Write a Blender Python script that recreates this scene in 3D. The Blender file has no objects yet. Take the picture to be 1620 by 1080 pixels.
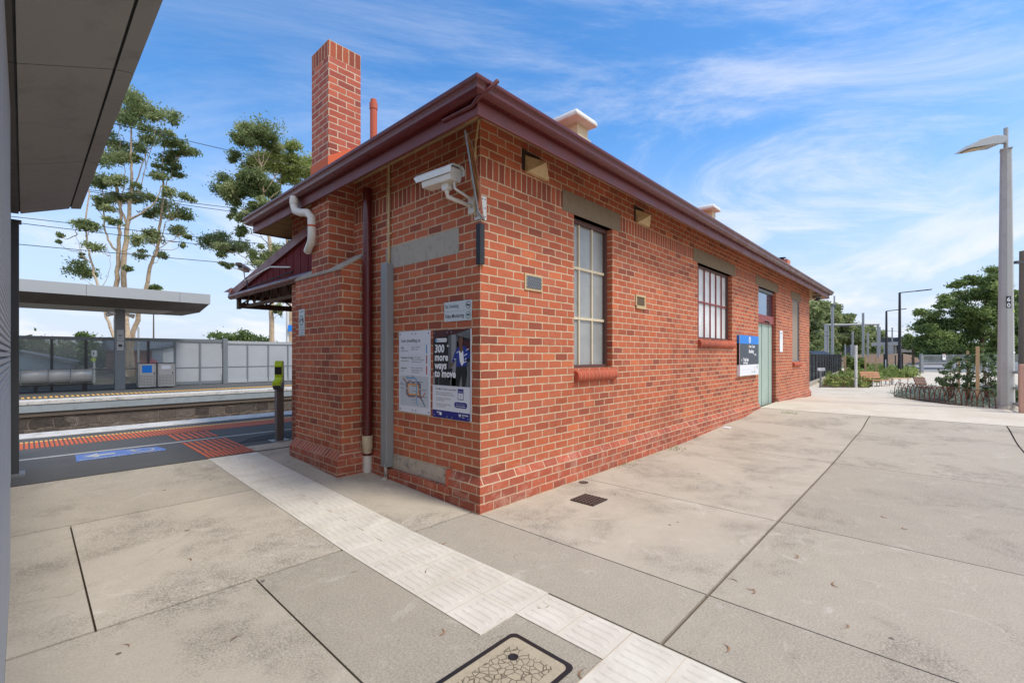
import bpy, math, random
from mathutils import Vector, Matrix
R_ = math.radians
random.seed(7)
scn = bpy.context.scene
COL = scn.collection

# ------------------------------------------------------------------ camera
TH = R_(42.98)
FW = (math.cos(TH), math.sin(TH)); RT = (math.sin(TH), -math.cos(TH))
CP = (-3.054, -3.271, 1.54)
cam = bpy.data.cameras.new('camera'); cam.lens = 16.0; cam.sensor_width = 36.0
cam.shift_y = 0.01296; cam.clip_start = 0.05; cam.clip_end = 3000
co = bpy.data.objects.new('camera', cam); COL.objects.link(co)
co.location = CP; co.rotation_euler = (R_(90), 0, TH - R_(90)); scn.camera = co

def at(px, py, d):                       # photo pixel + depth -> world point
    a = (px - 810) / 720; b = (561 - py) / 720
    return Vector((CP[0] + d * (FW[0] + a * RT[0]), CP[1] + d * (FW[1] + a * RT[1]), CP[2] + d * b))
def gp(px, py, z=.1):
    return at(px, py, (CP[2] - z) * 720 / (py - 561))
def onx(px, py, x):                      # on a plane x = const
    a = (px - 810) / 720
    return at(px, py, (x - CP[0]) / (FW[0] + a * RT[0]))
def ony(px, py, y):
    a = (px - 810) / 720
    return at(px, py, (y - CP[1]) / (FW[1] + a * RT[1]))
def SC(x, y, z=0.0):                     # platform side: survey taken 0.13 m too low
    k = .9156
    return Vector((CP[0] + (x - CP[0]) * k, CP[1] + (y - CP[1]) * k, CP[2] + (z - CP[2]) * k))

# ------------------------------------------------------------------ world, sun, exposure
SUN = Vector((.16, -.50, .85)).normalized()
EL = math.asin(SUN.z); AZ = math.atan2(SUN.x, SUN.y)
w = bpy.data.worlds.new('World'); scn.world = w; w.use_nodes = True
nt = w.node_tree; N = nt.nodes; L = nt.links; N.clear()
out = N.new('ShaderNodeOutputWorld'); bg = N.new('ShaderNodeBackground')
L.new(bg.outputs[0], out.inputs[0]); bg.inputs[1].default_value = .15
sky = N.new('ShaderNodeTexSky'); sky.sky_type = 'NISHITA'; sky.sun_disc = False
sky.sun_elevation = EL; sky.sun_rotation = AZ; sky.altitude = 50; sky.air_density = 1.0; sky.dust_density = .6; sky.ozone_density = 2.2
tc = N.new('ShaderNodeTexCoord'); sp = N.new('ShaderNodeSeparateXYZ'); L.new(tc.outputs['Generated'], sp.inputs[0])
def wm(op, a, b=None, c=None):
    n = N.new('ShaderNodeMath'); n.operation = op
    for i, v in enumerate((a, b, c)):
        if v is None: continue
        if isinstance(v, (int, float)): n.inputs[i].default_value = v
        else: L.new(v, n.inputs[i])
    return n.outputs[0]
den = wm('ADD', wm('MAXIMUM', sp.outputs[2], 0), .16)
# cloud plane coordinates, u along the camera's right, v along its forward axis
cu = wm('DIVIDE', wm('ADD', wm('MULTIPLY', sp.outputs[0], RT[0]), wm('MULTIPLY', sp.outputs[1], RT[1])), den)
cv = wm('DIVIDE', wm('ADD', wm('MULTIPLY', sp.outputs[0], FW[0]), wm('MULTIPLY', sp.outputs[1], FW[1])), den)
def cnoise(su, sv, scale, det, rough, dist, off=0):
    cb = N.new('ShaderNodeCombineXYZ')
    L.new(wm('ADD', wm('MULTIPLY', cu, su), off), cb.inputs[0]); L.new(wm('MULTIPLY', cv, sv), cb.inputs[1])
    n = N.new('ShaderNodeTexNoise'); n.inputs['Scale'].default_value = scale; n.inputs['Detail'].default_value = det
    n.inputs['Roughness'].default_value = rough; n.inputs['Distortion'].default_value = dist
    L.new(cb.outputs[0], n.inputs[0]); return n.outputs[0]
def wramp(x, a, b, lo=0., hi=1.):
    n = N.new('ShaderNodeMapRange'); n.interpolation_type = 'SMOOTHSTEP'
    n.inputs[1].default_value = a; n.inputs[2].default_value = b; n.inputs[3].default_value = lo; n.inputs[4].default_value = hi
    L.new(x, n.inputs[0]); return n.outputs[0]
# high cirrus, drawn out sideways, mostly on the right; low white puffs near the horizon
cir = wm('MULTIPLY', wramp(cnoise(.55, 1.25, 1.1, 9, .68, 1.1, 3.7), .40, .72, 0, .66), wramp(cu, -.9, 1.0, .30, 1.0))
puf = wm('MULTIPLY', wramp(cnoise(.9, .5, 1.15, 8, .58, .4, 1.2), .45, .62, 0, .92), wramp(sp.outputs[2], .44, .10, 0, 1))
hz = wramp(sp.outputs[2], .46, .0, 0, .90)
bk = wm('MULTIPLY', wramp(cnoise(.7, .7, 1.3, 6, .6, .5, 8.1), .30, .60, .35, .95), wm('MULTIPLY', wramp(cv, .25, -.35, 0, 1), wramp(sp.outputs[0], -.75, .15, .40, 1)))  # bright cloud added behind the camera, out of view, as neutral fill light
cl = wm('MINIMUM', wm('MAXIMUM', cir, puf), .96)
sat = N.new('ShaderNodeHueSaturation'); sat.inputs['Saturation'].default_value = 1.30; sat.inputs['Value'].default_value = 1.15
L.new(sky.outputs[0], sat.inputs['Color'])
def mixc(f, a, c):
    n = N.new('ShaderNodeMixRGB'); L.new(f, n.inputs[0]); L.new(a, n.inputs[1]); n.inputs[2].default_value = c; return n
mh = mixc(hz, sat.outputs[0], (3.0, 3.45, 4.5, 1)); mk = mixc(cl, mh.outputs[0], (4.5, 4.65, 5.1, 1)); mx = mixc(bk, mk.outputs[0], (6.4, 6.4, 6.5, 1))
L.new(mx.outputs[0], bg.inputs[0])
sl = bpy.data.lights.new('sun', 'SUN'); sl.energy = 2.0; sl.angle = R_(14); sl.color = (1, .95, .87)
so = bpy.data.objects.new('sun', sl); COL.objects.link(so); so.rotation_euler = SUN.to_track_quat('Z', 'Y').to_euler(); so.location = (0, 0, 30)
scn.view_settings.view_transform = 'Standard'; scn.view_settings.look = 'None'
scn.view_settings.exposure = 0.5; scn.view_settings.gamma = 1; scn.view_settings.use_curve_mapping = False

# ------------------------------------------------------------------ material helpers
def lin(r, g, b): return tuple(((c / 255) / 12.92 if c / 255 <= .04045 else ((c / 255 + .055) / 1.055) ** 2.4) for c in (r, g, b)) + (1,)
class NT:
    def __init__(s, name):
        s.m = bpy.data.materials.new(name); s.m.use_nodes = True; s.t = s.m.node_tree; s.b = s.t.nodes['Principled BSDF']
    def n(s, ty, **k):
        n = s.t.nodes.new('ShaderNode' + ty)
        for a, v in k.items(): setattr(n, a, v)
        return n
    def l(s, a, b): s.t.links.new(a, b)
    def put(s, inp, v):
        if isinstance(v, (int, float, tuple)): inp.default_value = v
        else: s.l(v, inp)
    def math(s, op, a, b=0.):
        n = s.n('Math', operation=op); s.put(n.inputs[0], a); s.put(n.inputs[1], b); return n.outputs[0]
    def noise(s, vec, scale, det=4, rough=.55, dist=0):
        n = s.n('TexNoise'); n.inputs['Scale'].default_value = scale; n.inputs['Detail'].default_value = det
        n.inputs['Roughness'].default_value = rough; n.inputs['Distortion'].default_value = dist
        if vec: s.l(vec, n.inputs[0])
        return n.outputs[0]
    def ramp(s, x, a, b, lo=0., hi=1.):
        n = s.n('MapRange'); n.inputs[1].default_value = a; n.inputs[2].default_value = b; n.inputs[3].default_value = lo; n.inputs[4].default_value = hi
        s.l(x, n.inputs[0]); return n.outputs[0]
    def mix(s, f, a, b, mode='MIX'):
        n = s.n('MixRGB', blend_type=mode); s.put(n.inputs[0], f); s.put(n.inputs[1], a); s.put(n.inputs[2], b); return n.outputs[0]
    def bump(s, h, dist=.01, st=1.):
        n = s.n('Bump'); n.inputs['Strength'].default_value = st; n.inputs['Distance'].default_value = dist
        s.l(h, n.inputs['Height']); s.l(n.outputs[0], s.b.inputs['Normal']); return n
    def obj(s): return s.n('TexCoord').outputs['Object']
    def pos(s): return s.n('NewGeometry').outputs['Position']

def plain(name, rgb, rough=.6, var=.18, scale=6, metal=0., bump=0., fine=60, spec=.5, dirt=None, dirtf=.5):
    t = NT(name); c = lin(*rgb); p = t.pos()
    n1 = t.noise(p, scale, 5, .6); n2 = t.noise(p, fine, 3)
    k = t.math('ADD', t.math('MULTIPLY', n1, var * 1.6), t.math('MULTIPLY', n2, var * .6))
    k = t.math('ADD', k, 1 - var * 1.1)
    col = t.mix(1, c, k, 'MULTIPLY')
    if dirt:
        col = t.mix(t.math('MULTIPLY', t.ramp(t.noise(p, scale * 1.7, 6, .7, .6), .5, .72), dirtf), col, lin(*dirt))
    t.l(col, t.b.inputs['Base Color'])
    t.b.inputs['Metallic'].default_value = metal; t.b.inputs['Specular IOR Level'].default_value = spec
    t.l(t.ramp(n1, .3, .7, max(rough - .1, .02), min(rough + .12, 1)), t.b.inputs['Roughness'])
    if bump: t.bump(t.math('ADD', n2, t.math('MULTIPLY', n1, .6)), bump)
    return t.m
def flat(name, rgb, rough=.5):
    t = NT(name); t.b.inputs['Base Color'].default_value = lin(*rgb); t.b.inputs['Roughness'].default_value = rough; return t.m

def brick(name, pal, mort=(222, 196, 162), offset=.5, bw=.24, rh=.086, ms=.0104, tone=1., seed=0.):
    t = NT(name); uv = t.n('UVMap').outputs[0]; p = t.pos()
    nz = t.n('TexNoise'); nz.inputs['Scale'].default_value = 9; nz.inputs['Detail'].default_value = 3; t.l(p, nz.inputs[0])
    v1 = t.n('VectorMath', operation='SUBTRACT'); t.l(nz.outputs['Color'], v1.inputs[0]); v1.inputs[1].default_value = (.5, .5, .5)
    v2 = t.n('VectorMath', operation='SCALE'); t.l(v1.outputs[0], v2.inputs[0]); v2.inputs[3].default_value = .012
    v3 = t.n('VectorMath', operation='ADD'); t.l(uv, v3.inputs[0]); t.l(v2.outputs[0], v3.inputs[1])
    b = t.n('TexBrick', offset=offset, squash=1.); t.l(v3.outputs[0], b.inputs[0])
    b.inputs['Color1'].default_value = (0, 0, 0, 1); b.inputs['Color2'].default_value = (1, 1, 1, 1); b.inputs['Mortar'].default_value = (.5, .5, .5, 1)
    b.inputs['Scale'].default_value = 1; b.inputs['Mortar Size'].default_value = ms; b.inputs['Mortar Smooth'].default_value = .8
    b.inputs['Bias'].default_value = 0; b.inputs['Brick Width'].default_value = bw; b.inputs['Row Height'].default_value = rh
    cr = t.n('ValToRGB'); e = cr.color_ramp.elements
    while len(e) < len(pal): e.new(.5)
    for i, c in enumerate(pal): e[i].position = i / (len(pal) - 1); e[i].color = lin(*c)
    t.l(b.outputs['Color'], cr.inputs[0])
    n1 = t.noise(p, 26, 5, .65); n2 = t.noise(p, 1.1, 4, .6); n3 = t.noise(p, 110, 2)
    k = t.math('ADD', t.math('ADD', t.math('MULTIPLY', n1, .5), t.math('MULTIPLY', n2, .35)), t.math('MULTIPLY', n3, .18))
    bc = t.mix(1, cr.outputs[0], t.math('ADD', k, .50 * tone), 'MULTIPLY')
    # lime bloom and small chips on the faces
    bc = t.mix(t.math('MULTIPLY', t.ramp(t.noise(p, 3.4, 6, .7, 1.2), .60, .80), .22), bc, lin(205, 150, 125))
    bc = t.mix(t.math('MULTIPLY', t.ramp(t.noise(p, 21, 2, .4), .74, .80), .45), bc, lin(96, 78, 70))
    mc = t.mix(t.ramp(t.noise(p, 5, 5, .7), .35, .75), lin(*mort), lin(*[int(c * .80) for c in mort]))
    mc = t.mix(t.math('MULTIPLY', n3, .22), mc, lin(160, 130, 106))
    fac = t.ramp(t.math('ADD', b.outputs['Fac'], t.math('MULTIPLY', t.math('SUBTRACT', t.noise(p, 38, 4, .7), .5), 1.1)), .32, .52)
    # soot and damp patches, lime runs low down, plugged fixing holes near the corner
    bc = t.mix(t.math('MULTIPLY', t.ramp(t.noise(p, .75, 6, .68, .8), .50, .72), .42), bc, lin(92, 52, 46))
    mc = t.mix(t.math('MULTIPLY', t.ramp(t.noise(p, .75, 6, .68, .8), .50, .72), .45), mc, lin(150, 116, 92))
    sp = t.n('SeparateXYZ'); t.l(p, sp.inputs[0])
    vo = t.n('TexVoronoi'); vo.inputs['Scale'].default_value = 6.5; t.l(p, vo.inputs[0])
    pm = t.math('MULTIPLY', t.ramp(vo.outputs['Distance'], .13, .10), t.math('MULTIPLY', t.math('MULTIPLY', t.ramp(sp.outputs[0], 1.15, .95), t.ramp(sp.outputs[0], .08, .16)), t.math('MULTIPLY', t.ramp(sp.outputs[2], 2.45, 2.2), t.ramp(sp.outputs[2], .95, 1.2))))
    pm = t.math('MULTIPLY', pm, t.ramp(t.noise(p, 4.1, 2), .48, .54))
    ef = t.math('MULTIPLY', t.math('MULTIPLY', t.ramp(sp.outputs[2], .75, .12), t.ramp(t.noise(p, 5.5, 6, .72, .6), .50, .68)), .40)
    col = t.mix(fac, bc, mc); col = t.mix(t.math('MULTIPLY', pm, .8), col, lin(140, 128, 122)); col = t.mix(ef, col, lin(214, 180, 160)); t.l(col, t.b.inputs['Base Color'])
    t.b.inputs['Roughness'].default_value = .82; t.b.inputs['Specular IOR Level'].default_value = .35
    h = t.math('ADD', t.math('MULTIPLY', t.math('SUBTRACT', 1, fac), 1.), t.math('MULTIPLY', n1, .45))
    t.bump(h, .006, .8); return t.m

PAL = [(142, 76, 58), (168, 86, 58), (180, 95, 64), (184, 103, 73), (188, 97, 62), (166, 92, 70), (202, 112, 72)]
M = {}
M['brick'] = brick('red_brick', PAL)
M['soldier'] = brick('soldier_brick', [(140, 72, 56), (158, 80, 58), (176, 90, 62)], offset=0, bw=.24, rh=.0865)
M['plinth'] = brick('plinth_brick', [(146, 78, 60), (172, 88, 64), (184, 98, 70), (160, 82, 64)], mort=(214, 184, 154))
M['chim'] = brick('chimney_brick', [(150, 78, 66), (172, 88, 70), (196, 106, 78), (182, 98, 80), (160, 80, 66)], mort=(226, 206, 180))
M['sillb'] = brick('sill_brick', [(172, 82, 58), (186, 92, 66)], offset=0, bw=.087, rh=3.0, ms=.005, mort=(205, 165, 135))
M['lintel'] = plain('lintel_concrete', (128, 112, 92), .9, .25, 5, bump=.003, dirt=(90, 80, 66))
M['render'] = plain('cement_render', (172, 162, 148), .9, .16, 5, bump=.003, dirt=(120, 112, 104))
M['panelp'] = plain('peeling_panel', (186, 172, 156), .85, .2, 7, bump=.004, dirt=(98, 100, 98), dirtf=1)
M['maroon'] = plain('maroon_paint', (92, 31, 31), .27, .22, 2.2, bump=.0015, dirt=(70, 36, 36), dirtf=.6)
M['maroonf'] = plain('maroon_fascia', (106, 46, 42), .45, .24, 2.5, bump=.002, dirt=(84, 48, 46), dirtf=.6)
M['cream'] = plain('cream_soffit', (190, 164, 120), .7, .15, 4, dirt=(150, 122, 84))
M['tile'] = plain('roof_tile', (150, 78, 56), .8, .25, 5, bump=.004)
M['terra'] = plain('terracotta', (192, 98, 72), .75, .15, 6)
M['flash'] = plain('orange_flashing', (205, 98, 58), .7, .2, 6)
M['beige'] = plain('beige_metal', (200, 174, 130), .55, .12, 8, dirt=(120, 90, 60), dirtf=.6)
M['white'] = plain('white_paint', (222, 220, 214), .5, .08, 6, dirt=(170, 165, 155), dirtf=.4)
M['pvc'] = plain('white_pvc', (216, 208, 196), .4, .08, 6, dirt=(170, 155, 140), dirtf=.4)
M['galv'] = plain('galvanised_steel', (150, 153, 156), .48, .14, 5, metal=.6, dirt=(120, 118, 114), dirtf=.35)
M['galvd'] = plain('grey_channel', (148, 151, 152), .55, .14, 5, metal=.3)
M['steel'] = plain('stainless_steel', (196, 194, 188), .42, .10, 3, metal=.35)
M['greyp'] = plain('grey_paint', (116, 122, 126), .5, .10, 4)
M['dgrey'] = plain('dark_grey_paint', (66, 68, 72), .5, .12, 4)
M['soff'] = plain('canopy_soffit', (140, 139, 135), .6, .18, 1.2, dirt=(98, 94, 88), dirtf=.5, bump=.0005)
M['louv'] = plain('louvre_metal', (168, 170, 172), .5, .10, 3, metal=.3)
M['fas'] = plain('canopy_fascia', (168, 172, 174), .5, .06, 1)
M['black'] = plain('black_paint', (34, 34, 37), .5, .15, 6)
M['winframe'] = plain('window_frame_brown', (92, 62, 56), .55, .15, 8)
M['doorg'] = plain('pale_green_paint', (164, 182, 170), .5, .10, 2, dirt=(140, 156, 146), dirtf=.4)
M['band'] = plain('transom_red', (142, 66, 62), .5, .12, 4)
M['mesh'] = plain('vent_mesh', (150, 152, 154), .5, .3, 40, metal=.5)
M['timber'] = plain('bench_timber', (178, 128, 92), .65, .3, 5, bump=.003, dirt=(140, 92, 64))
M['stake'] = plain('stake_timber', (196, 162, 122), .75, .2, 6)
M['pole'] = plain('weathered_pole', (118, 106, 92), .85, .25, 3, bump=.005)
M['rust'] = plain('rusted_steel', (104, 62, 44), .8, .3, 14)
M['lime'] = plain('lime_plastic', (180, 205, 20), .4, .06, 4)
M['blue'] = plain('blue_paint', (0, 112, 200), .5, .05, 4)
M['cable'] = flat('cable_black', (40, 42, 46), .6)
M['orange'] = plain('orange_tactile', (202, 98, 58), .7, .16, 20, bump=.001, dirt=(150, 70, 44), dirtf=.5)
M['yellow'] = plain('yellow_tactile', (240, 186, 92), .7, .1, 20)
M['wline'] = plain('white_line', (176, 176, 172), .75, .2, 9)
M['soil'] = plain('garden_soil', (96, 80, 62), .95, .3, 8, bump=.02)
M['earth'] = plain('dry_earth', (128, 114, 88), .95, .3, .8, bump=.02, dirt=(96, 104, 62), dirtf=.8)
M['bark'] = plain('gum_bark', (196, 174, 146), .85, .34, 2.5, bump=.01, dirt=(140, 106, 80), dirtf=.9)
M['barkd'] = plain('dark_bark', (96, 80, 66), .9, .3, 4, bump=.01)
M['leafdry'] = plain('dry_leaf', (150, 116, 84), .8, .3, 30)

def leafmat(name, dark, light, hi):
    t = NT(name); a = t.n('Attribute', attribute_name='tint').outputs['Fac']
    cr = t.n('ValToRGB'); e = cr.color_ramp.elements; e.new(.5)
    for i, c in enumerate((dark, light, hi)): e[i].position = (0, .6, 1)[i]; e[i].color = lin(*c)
    t.l(a, cr.inputs[0]); t.l(cr.outputs[0], t.b.inputs['Base Color']); t.b.inputs['Roughness'].default_value = .55
    t.b.inputs['Specular IOR Level'].default_value = .4
    tr = t.n('BsdfTranslucent'); t.l(cr.outputs[0], tr.inputs[0]); ms = t.n('MixShader'); ms.inputs[0].default_value = .48
    t.l(t.b.outputs[0], ms.inputs[1]); t.l(tr.outputs[0], ms.inputs[2]); t.l(ms.outputs[0], t.t.nodes['Material Output'].inputs[0]); return t.m
M['gum'] = leafmat('gum_leaf', (88, 106, 64), (142, 156, 102), (192, 198, 148))
M['gum2'] = leafmat('gum_leaf_bright', (84, 100, 48), (146, 160, 84), (192, 198, 132))
M['wattle'] = leafmat('wattle_leaf', (70, 90, 52), (114, 136, 76), (164, 178, 110))
M['shrub'] = leafmat('shrub_leaf', (62, 80, 50), (104, 126, 80), (160, 174, 128))
M['grass'] = leafmat('grass_blade', (84, 102, 50), (132, 148, 76), (184, 190, 112))
M['sage'] = leafmat('silver_leaf', (92, 112, 96), (140, 158, 142), (178, 192, 178))

def glassy(name, tint, alpha, rough=.05):
    t = NT(name); t.b.inputs['Base Color'].default_value = lin(*tint); t.b.inputs['Roughness'].default_value = rough
    tr = t.n('BsdfTransparent'); tr.inputs[0].default_value = (.86, .9, .92, 1); ms = t.n('MixShader')
    n = t.noise(t.pos(), .9, 4); t.l(t.ramp(n, .3, .7, alpha - .08, alpha + .08), ms.inputs[0])
    t.l(tr.outputs[0], ms.inputs[1]); t.l(t.b.outputs[0], ms.inputs[2]); t.l(ms.outputs[0], t.t.nodes['Material Output'].inputs[0]); return t.m
M['scr'] = glassy('clear_screen', (150, 156, 158), .45)
M['scr2'] = glassy('frosted_screen', (178, 182, 186), .9, .25)
def frosted(name, c, rough):
    t = NT(name); p = t.pos(); t.b.inputs['Roughness'].default_value = rough
    n = t.noise(p, 1.6, 4, .6); t.l(t.mix(t.ramp(n, .3, .7), lin(*c), lin(*[int(x * .82) for x in c])), t.b.inputs['Base Color'])
    t.b.inputs['Specular IOR Level'].default_value = .8; t.bump(t.noise(p, 90, 3, .6), .004, .6); return t.m
M['frost'] = frosted('frosted_glass', (164, 166, 164), .2)
M['wglass'] = frosted('white_glass', (236, 238, 238), .3)
tt = NT('transom_glass'); tt.b.inputs['Base Color'].default_value = lin(130, 150, 170); tt.b.inputs['Roughness'].default_value = .06; tt.b.inputs['Metallic'].default_value = .75; M['tglass'] = tt.m
tt = NT('mirror'); tt.b.inputs['Base Color'].default_value = lin(225, 225, 225); tt.b.inputs['Roughness'].default_value = .04; tt.b.inputs['Metallic'].default_value = 1; M['mirror'] = tt.m

def concrete(name, base, dark, light, s=1.):
    t = NT(name); p = t.pos(); tn = t.n('Attribute', attribute_name='tone').outputs['Fac']
    big = t.noise(p, .9 * s, 6, .65, .5); med = t.noise(p, 6 * s, 6, .7); fine = t.noise(p, 120, 3, .7); sand = t.noise(p, 340, 2, .6)
    col = t.mix(t.ramp(big, .36, .66), lin(*base), lin(*light))
    grain = t.noise(p, 80 * s, 5, .8)
    blot = t.math('MULTIPLY', t.ramp(t.noise(p, 1.05 * s, 6, .62, .4), .42, .60), t.ramp(t.math('ADD', t.math('MULTIPLY', grain, .75), t.math('MULTIPLY', med, .3)), .46, .60))
    rt = t.ramp(tn, .62, .22)
    blot = t.math('MAXIMUM', t.math('MULTIPLY', blot, .95), t.math('MULTIPLY', t.ramp(t.math('ADD', t.math('MULTIPLY', grain, .75), t.math('MULTIPLY', big, .3)), .44, .60), t.math('ADD', t.math('MULTIPLY', rt, .52), .20)))
    col = t.mix(t.math('MULTIPLY', blot, .80), col, lin(*dark))
    col = t.mix(t.math('MULTIPLY', t.ramp(t.noise(p, 2.6 * s, 6, .75, 1.5), .58, .70), .30), col, lin(226, 218, 206))
    k = t.math('ADD', t.math('ADD', t.math('MULTIPLY', fine, .36), t.math('MULTIPLY', sand, .44)), t.math('MULTIPLY', med, .26))
    k = t.math('ADD', k, .47); k = t.math('MULTIPLY', k, t.math('ADD', t.math('MULTIPLY', tn, .26), .87))
    col = t.mix(1, col, k, 'MULTIPLY')
    v = t.n('TexVoronoi'); v.inputs['Scale'].default_value = 3.1; t.l(p, v.inputs[0])      # gum spots
    g = t.n('TexNoise'); g.inputs['Scale'].default_value = 1.3; t.l(p, g.inputs[0])
    spot = t.math('MULTIPLY', t.ramp(v.outputs['Distance'], .055, .04), t.ramp(g.outputs[0], .46, .50))
    col = t.mix(t.math('MULTIPLY', spot, .75), col, lin(70, 64, 58))
    vc = t.n('TexVoronoi', feature='DISTANCE_TO_EDGE'); vc.inputs['Scale'].default_value = .55
    dn = t.n('TexNoise'); dn.inputs['Scale'].default_value = 2.5; dn.inputs['Detail'].default_value = 6; t.l(p, dn.inputs[0])
    ds = t.n('VectorMath', operation='SCALE'); t.l(dn.outputs['Color'], ds.inputs[0]); ds.inputs[3].default_value = .5
    da = t.n('VectorMath', operation='ADD'); t.l(p, da.inputs[0]); t.l(ds.outputs[0], da.inputs[1]); t.l(da.outputs[0], vc.inputs[0])
    ck = t.math('MULTIPLY', t.ramp(vc.outputs['Distance'], .0035, .001), t.ramp(t.noise(p, .6, 2), .54, .60))
    col = t.mix(t.math('MULTIPLY', ck, .35), col, lin(110, 98, 84))
    t.l(col, t.b.inputs['Base Color']); t.b.inputs['Roughness'].default_value = .9; t.b.inputs['Specular IOR Level'].default_value = .3
    t.bump(t.math('ADD', fine, sand), .0022, .5); return t.m
M['conc'] = concrete('aged_concrete', (182, 171, 153), (112, 104, 93), (194, 183, 165))
M['path'] = concrete('pale_concrete', (204, 193, 175), (178, 160, 136), (214, 204, 187))
M['joint'] = plain('joint_dirt', (104, 92, 76), .95, .3, 20)
def asphalt(name, c):
    t = NT(name); p = t.pos(); f = t.noise(p, 180, 3, .8); b = t.noise(p, 1.1, 6, .6)
    k = t.math('ADD', t.math('MULTIPLY', f, .9), t.math('ADD', t.math('MULTIPLY', b, .7), .2))
    t.l(t.mix(1, lin(*c), k, 'MULTIPLY'), t.b.inputs['Base Color']); t.b.inputs['Roughness'].default_value = .9; t.bump(f, .004, .8); return t.m
M['asph'] = asphalt('asphalt', (86, 85, 83)); M['asphl'] = asphalt('asphalt_road', (150, 148, 146)); M['asphd'] = asphalt('asphalt_patch', (56, 56, 58))
def stone():
    t = NT('bluestone'); uv = t.n('UVMap').outputs[0]; p = t.pos()
    nz = t.n('TexNoise'); nz.inputs['Scale'].default_value = 2.2; t.l(p, nz.inputs[0])
    v2 = t.n('VectorMath', operation='SCALE'); t.l(nz.outputs['Color'], v2.inputs[0]); v2.inputs[3].default_value = .22
    v3 = t.n('VectorMath', operation='ADD'); t.l(uv, v3.inputs[0]); t.l(v2.outputs[0], v3.inputs[1])
    b = t.n('TexBrick', offset=.42, squash=.7, squash_frequency=3); t.l(v3.outputs[0], b.inputs[0]); b.inputs['Scale'].default_value = 1
    b.inputs['Color1'].default_value = lin(74, 66, 60); b.inputs['Color2'].default_value = lin(112, 100, 90); b.inputs['Mortar'].default_value = lin(128, 114, 98)
    b.inputs['Mortar Size'].default_value = .022; b.inputs['Mortar Smooth'].default_value = .6; b.inputs['Brick Width'].default_value = .52; b.inputs['Row Height'].default_value = .31
    n1 = t.noise(p, 8, 6, .7); n2 = t.noise(p, 2.2, 5, .6, 1)
    c = t.mix(1, b.outputs[0], t.math('ADD', t.math('MULTIPLY', n1, 1.1), .45), 'MULTIPLY'); c = t.mix(t.math('MULTIPLY', t.ramp(n2, .56, .72), .5), c, lin(176, 164, 150))
    t.l(c, t.b.inputs['Base Color']); t.b.inputs['Roughness'].default_value = .9
    t.bump(t.math('ADD', t.math('MULTIPLY', t.math('SUBTRACT', 1, b.outputs['Fac']), 1.), n1), .05, .9); return t.m
M['stone'] = stone()
def tactile():
    t = NT('white_tactile_tile'); uv = t.n('UVMap').outputs[0]; p = t.pos()
    n1 = t.noise(p, 3, 6, .65, .6); n2 = t.noise(p, 70, 3)
    c = t.mix(t.ramp(n1, .35, .7), lin(228, 220, 205), lin(208, 198, 182)); c = t.mix(t.math('MULTIPLY', t.ramp(t.noise(p, 9, 6, .75), .58, .72), .35), c, lin(168, 158, 144))
    t.l(t.mix(.12, c, n2, 'MULTIPLY'), t.b.inputs['Base Color']); t.b.inputs['Roughness'].default_value = .65; t.bump(n2, .001, .5); return t.m
M['tact'] = tactile()
def crackle():
    t = NT('pit_lid'); p = t.pos(); v = t.n('TexVoronoi', feature='DISTANCE_TO_EDGE'); v.inputs['Scale'].default_value = 27
    nz = t.n('TexNoise'); nz.inputs['Scale'].default_value = 5; t.l(p, nz.inputs[0]); mxv = t.n('VectorMath', operation='SCALE'); t.l(nz.outputs['Color'], mxv.inputs[0]); mxv.inputs[3].default_value = .08
    ad = t.n('VectorMath', operation='ADD'); t.l(p, ad.inputs[0]); t.l(mxv.outputs[0], ad.inputs[1]); t.l(ad.outputs[0], v.inputs[0])
    f = t.ramp(v.outputs['Distance'], .022, .055); c = t.mix(f, lin(122, 108, 88), lin(174, 160, 136)); k = t.math('ADD', t.math('MULTIPLY', t.noise(p, 60, 4, .7), .7), .62)
    t.l(t.mix(1, c, k, 'MULTIPLY'), t.b.inputs['Base Color']); t.b.inputs['Roughness'].default_value = .9; t.bump(f, .006, .9); return t.m
M['lid'] = crackle()

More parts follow.
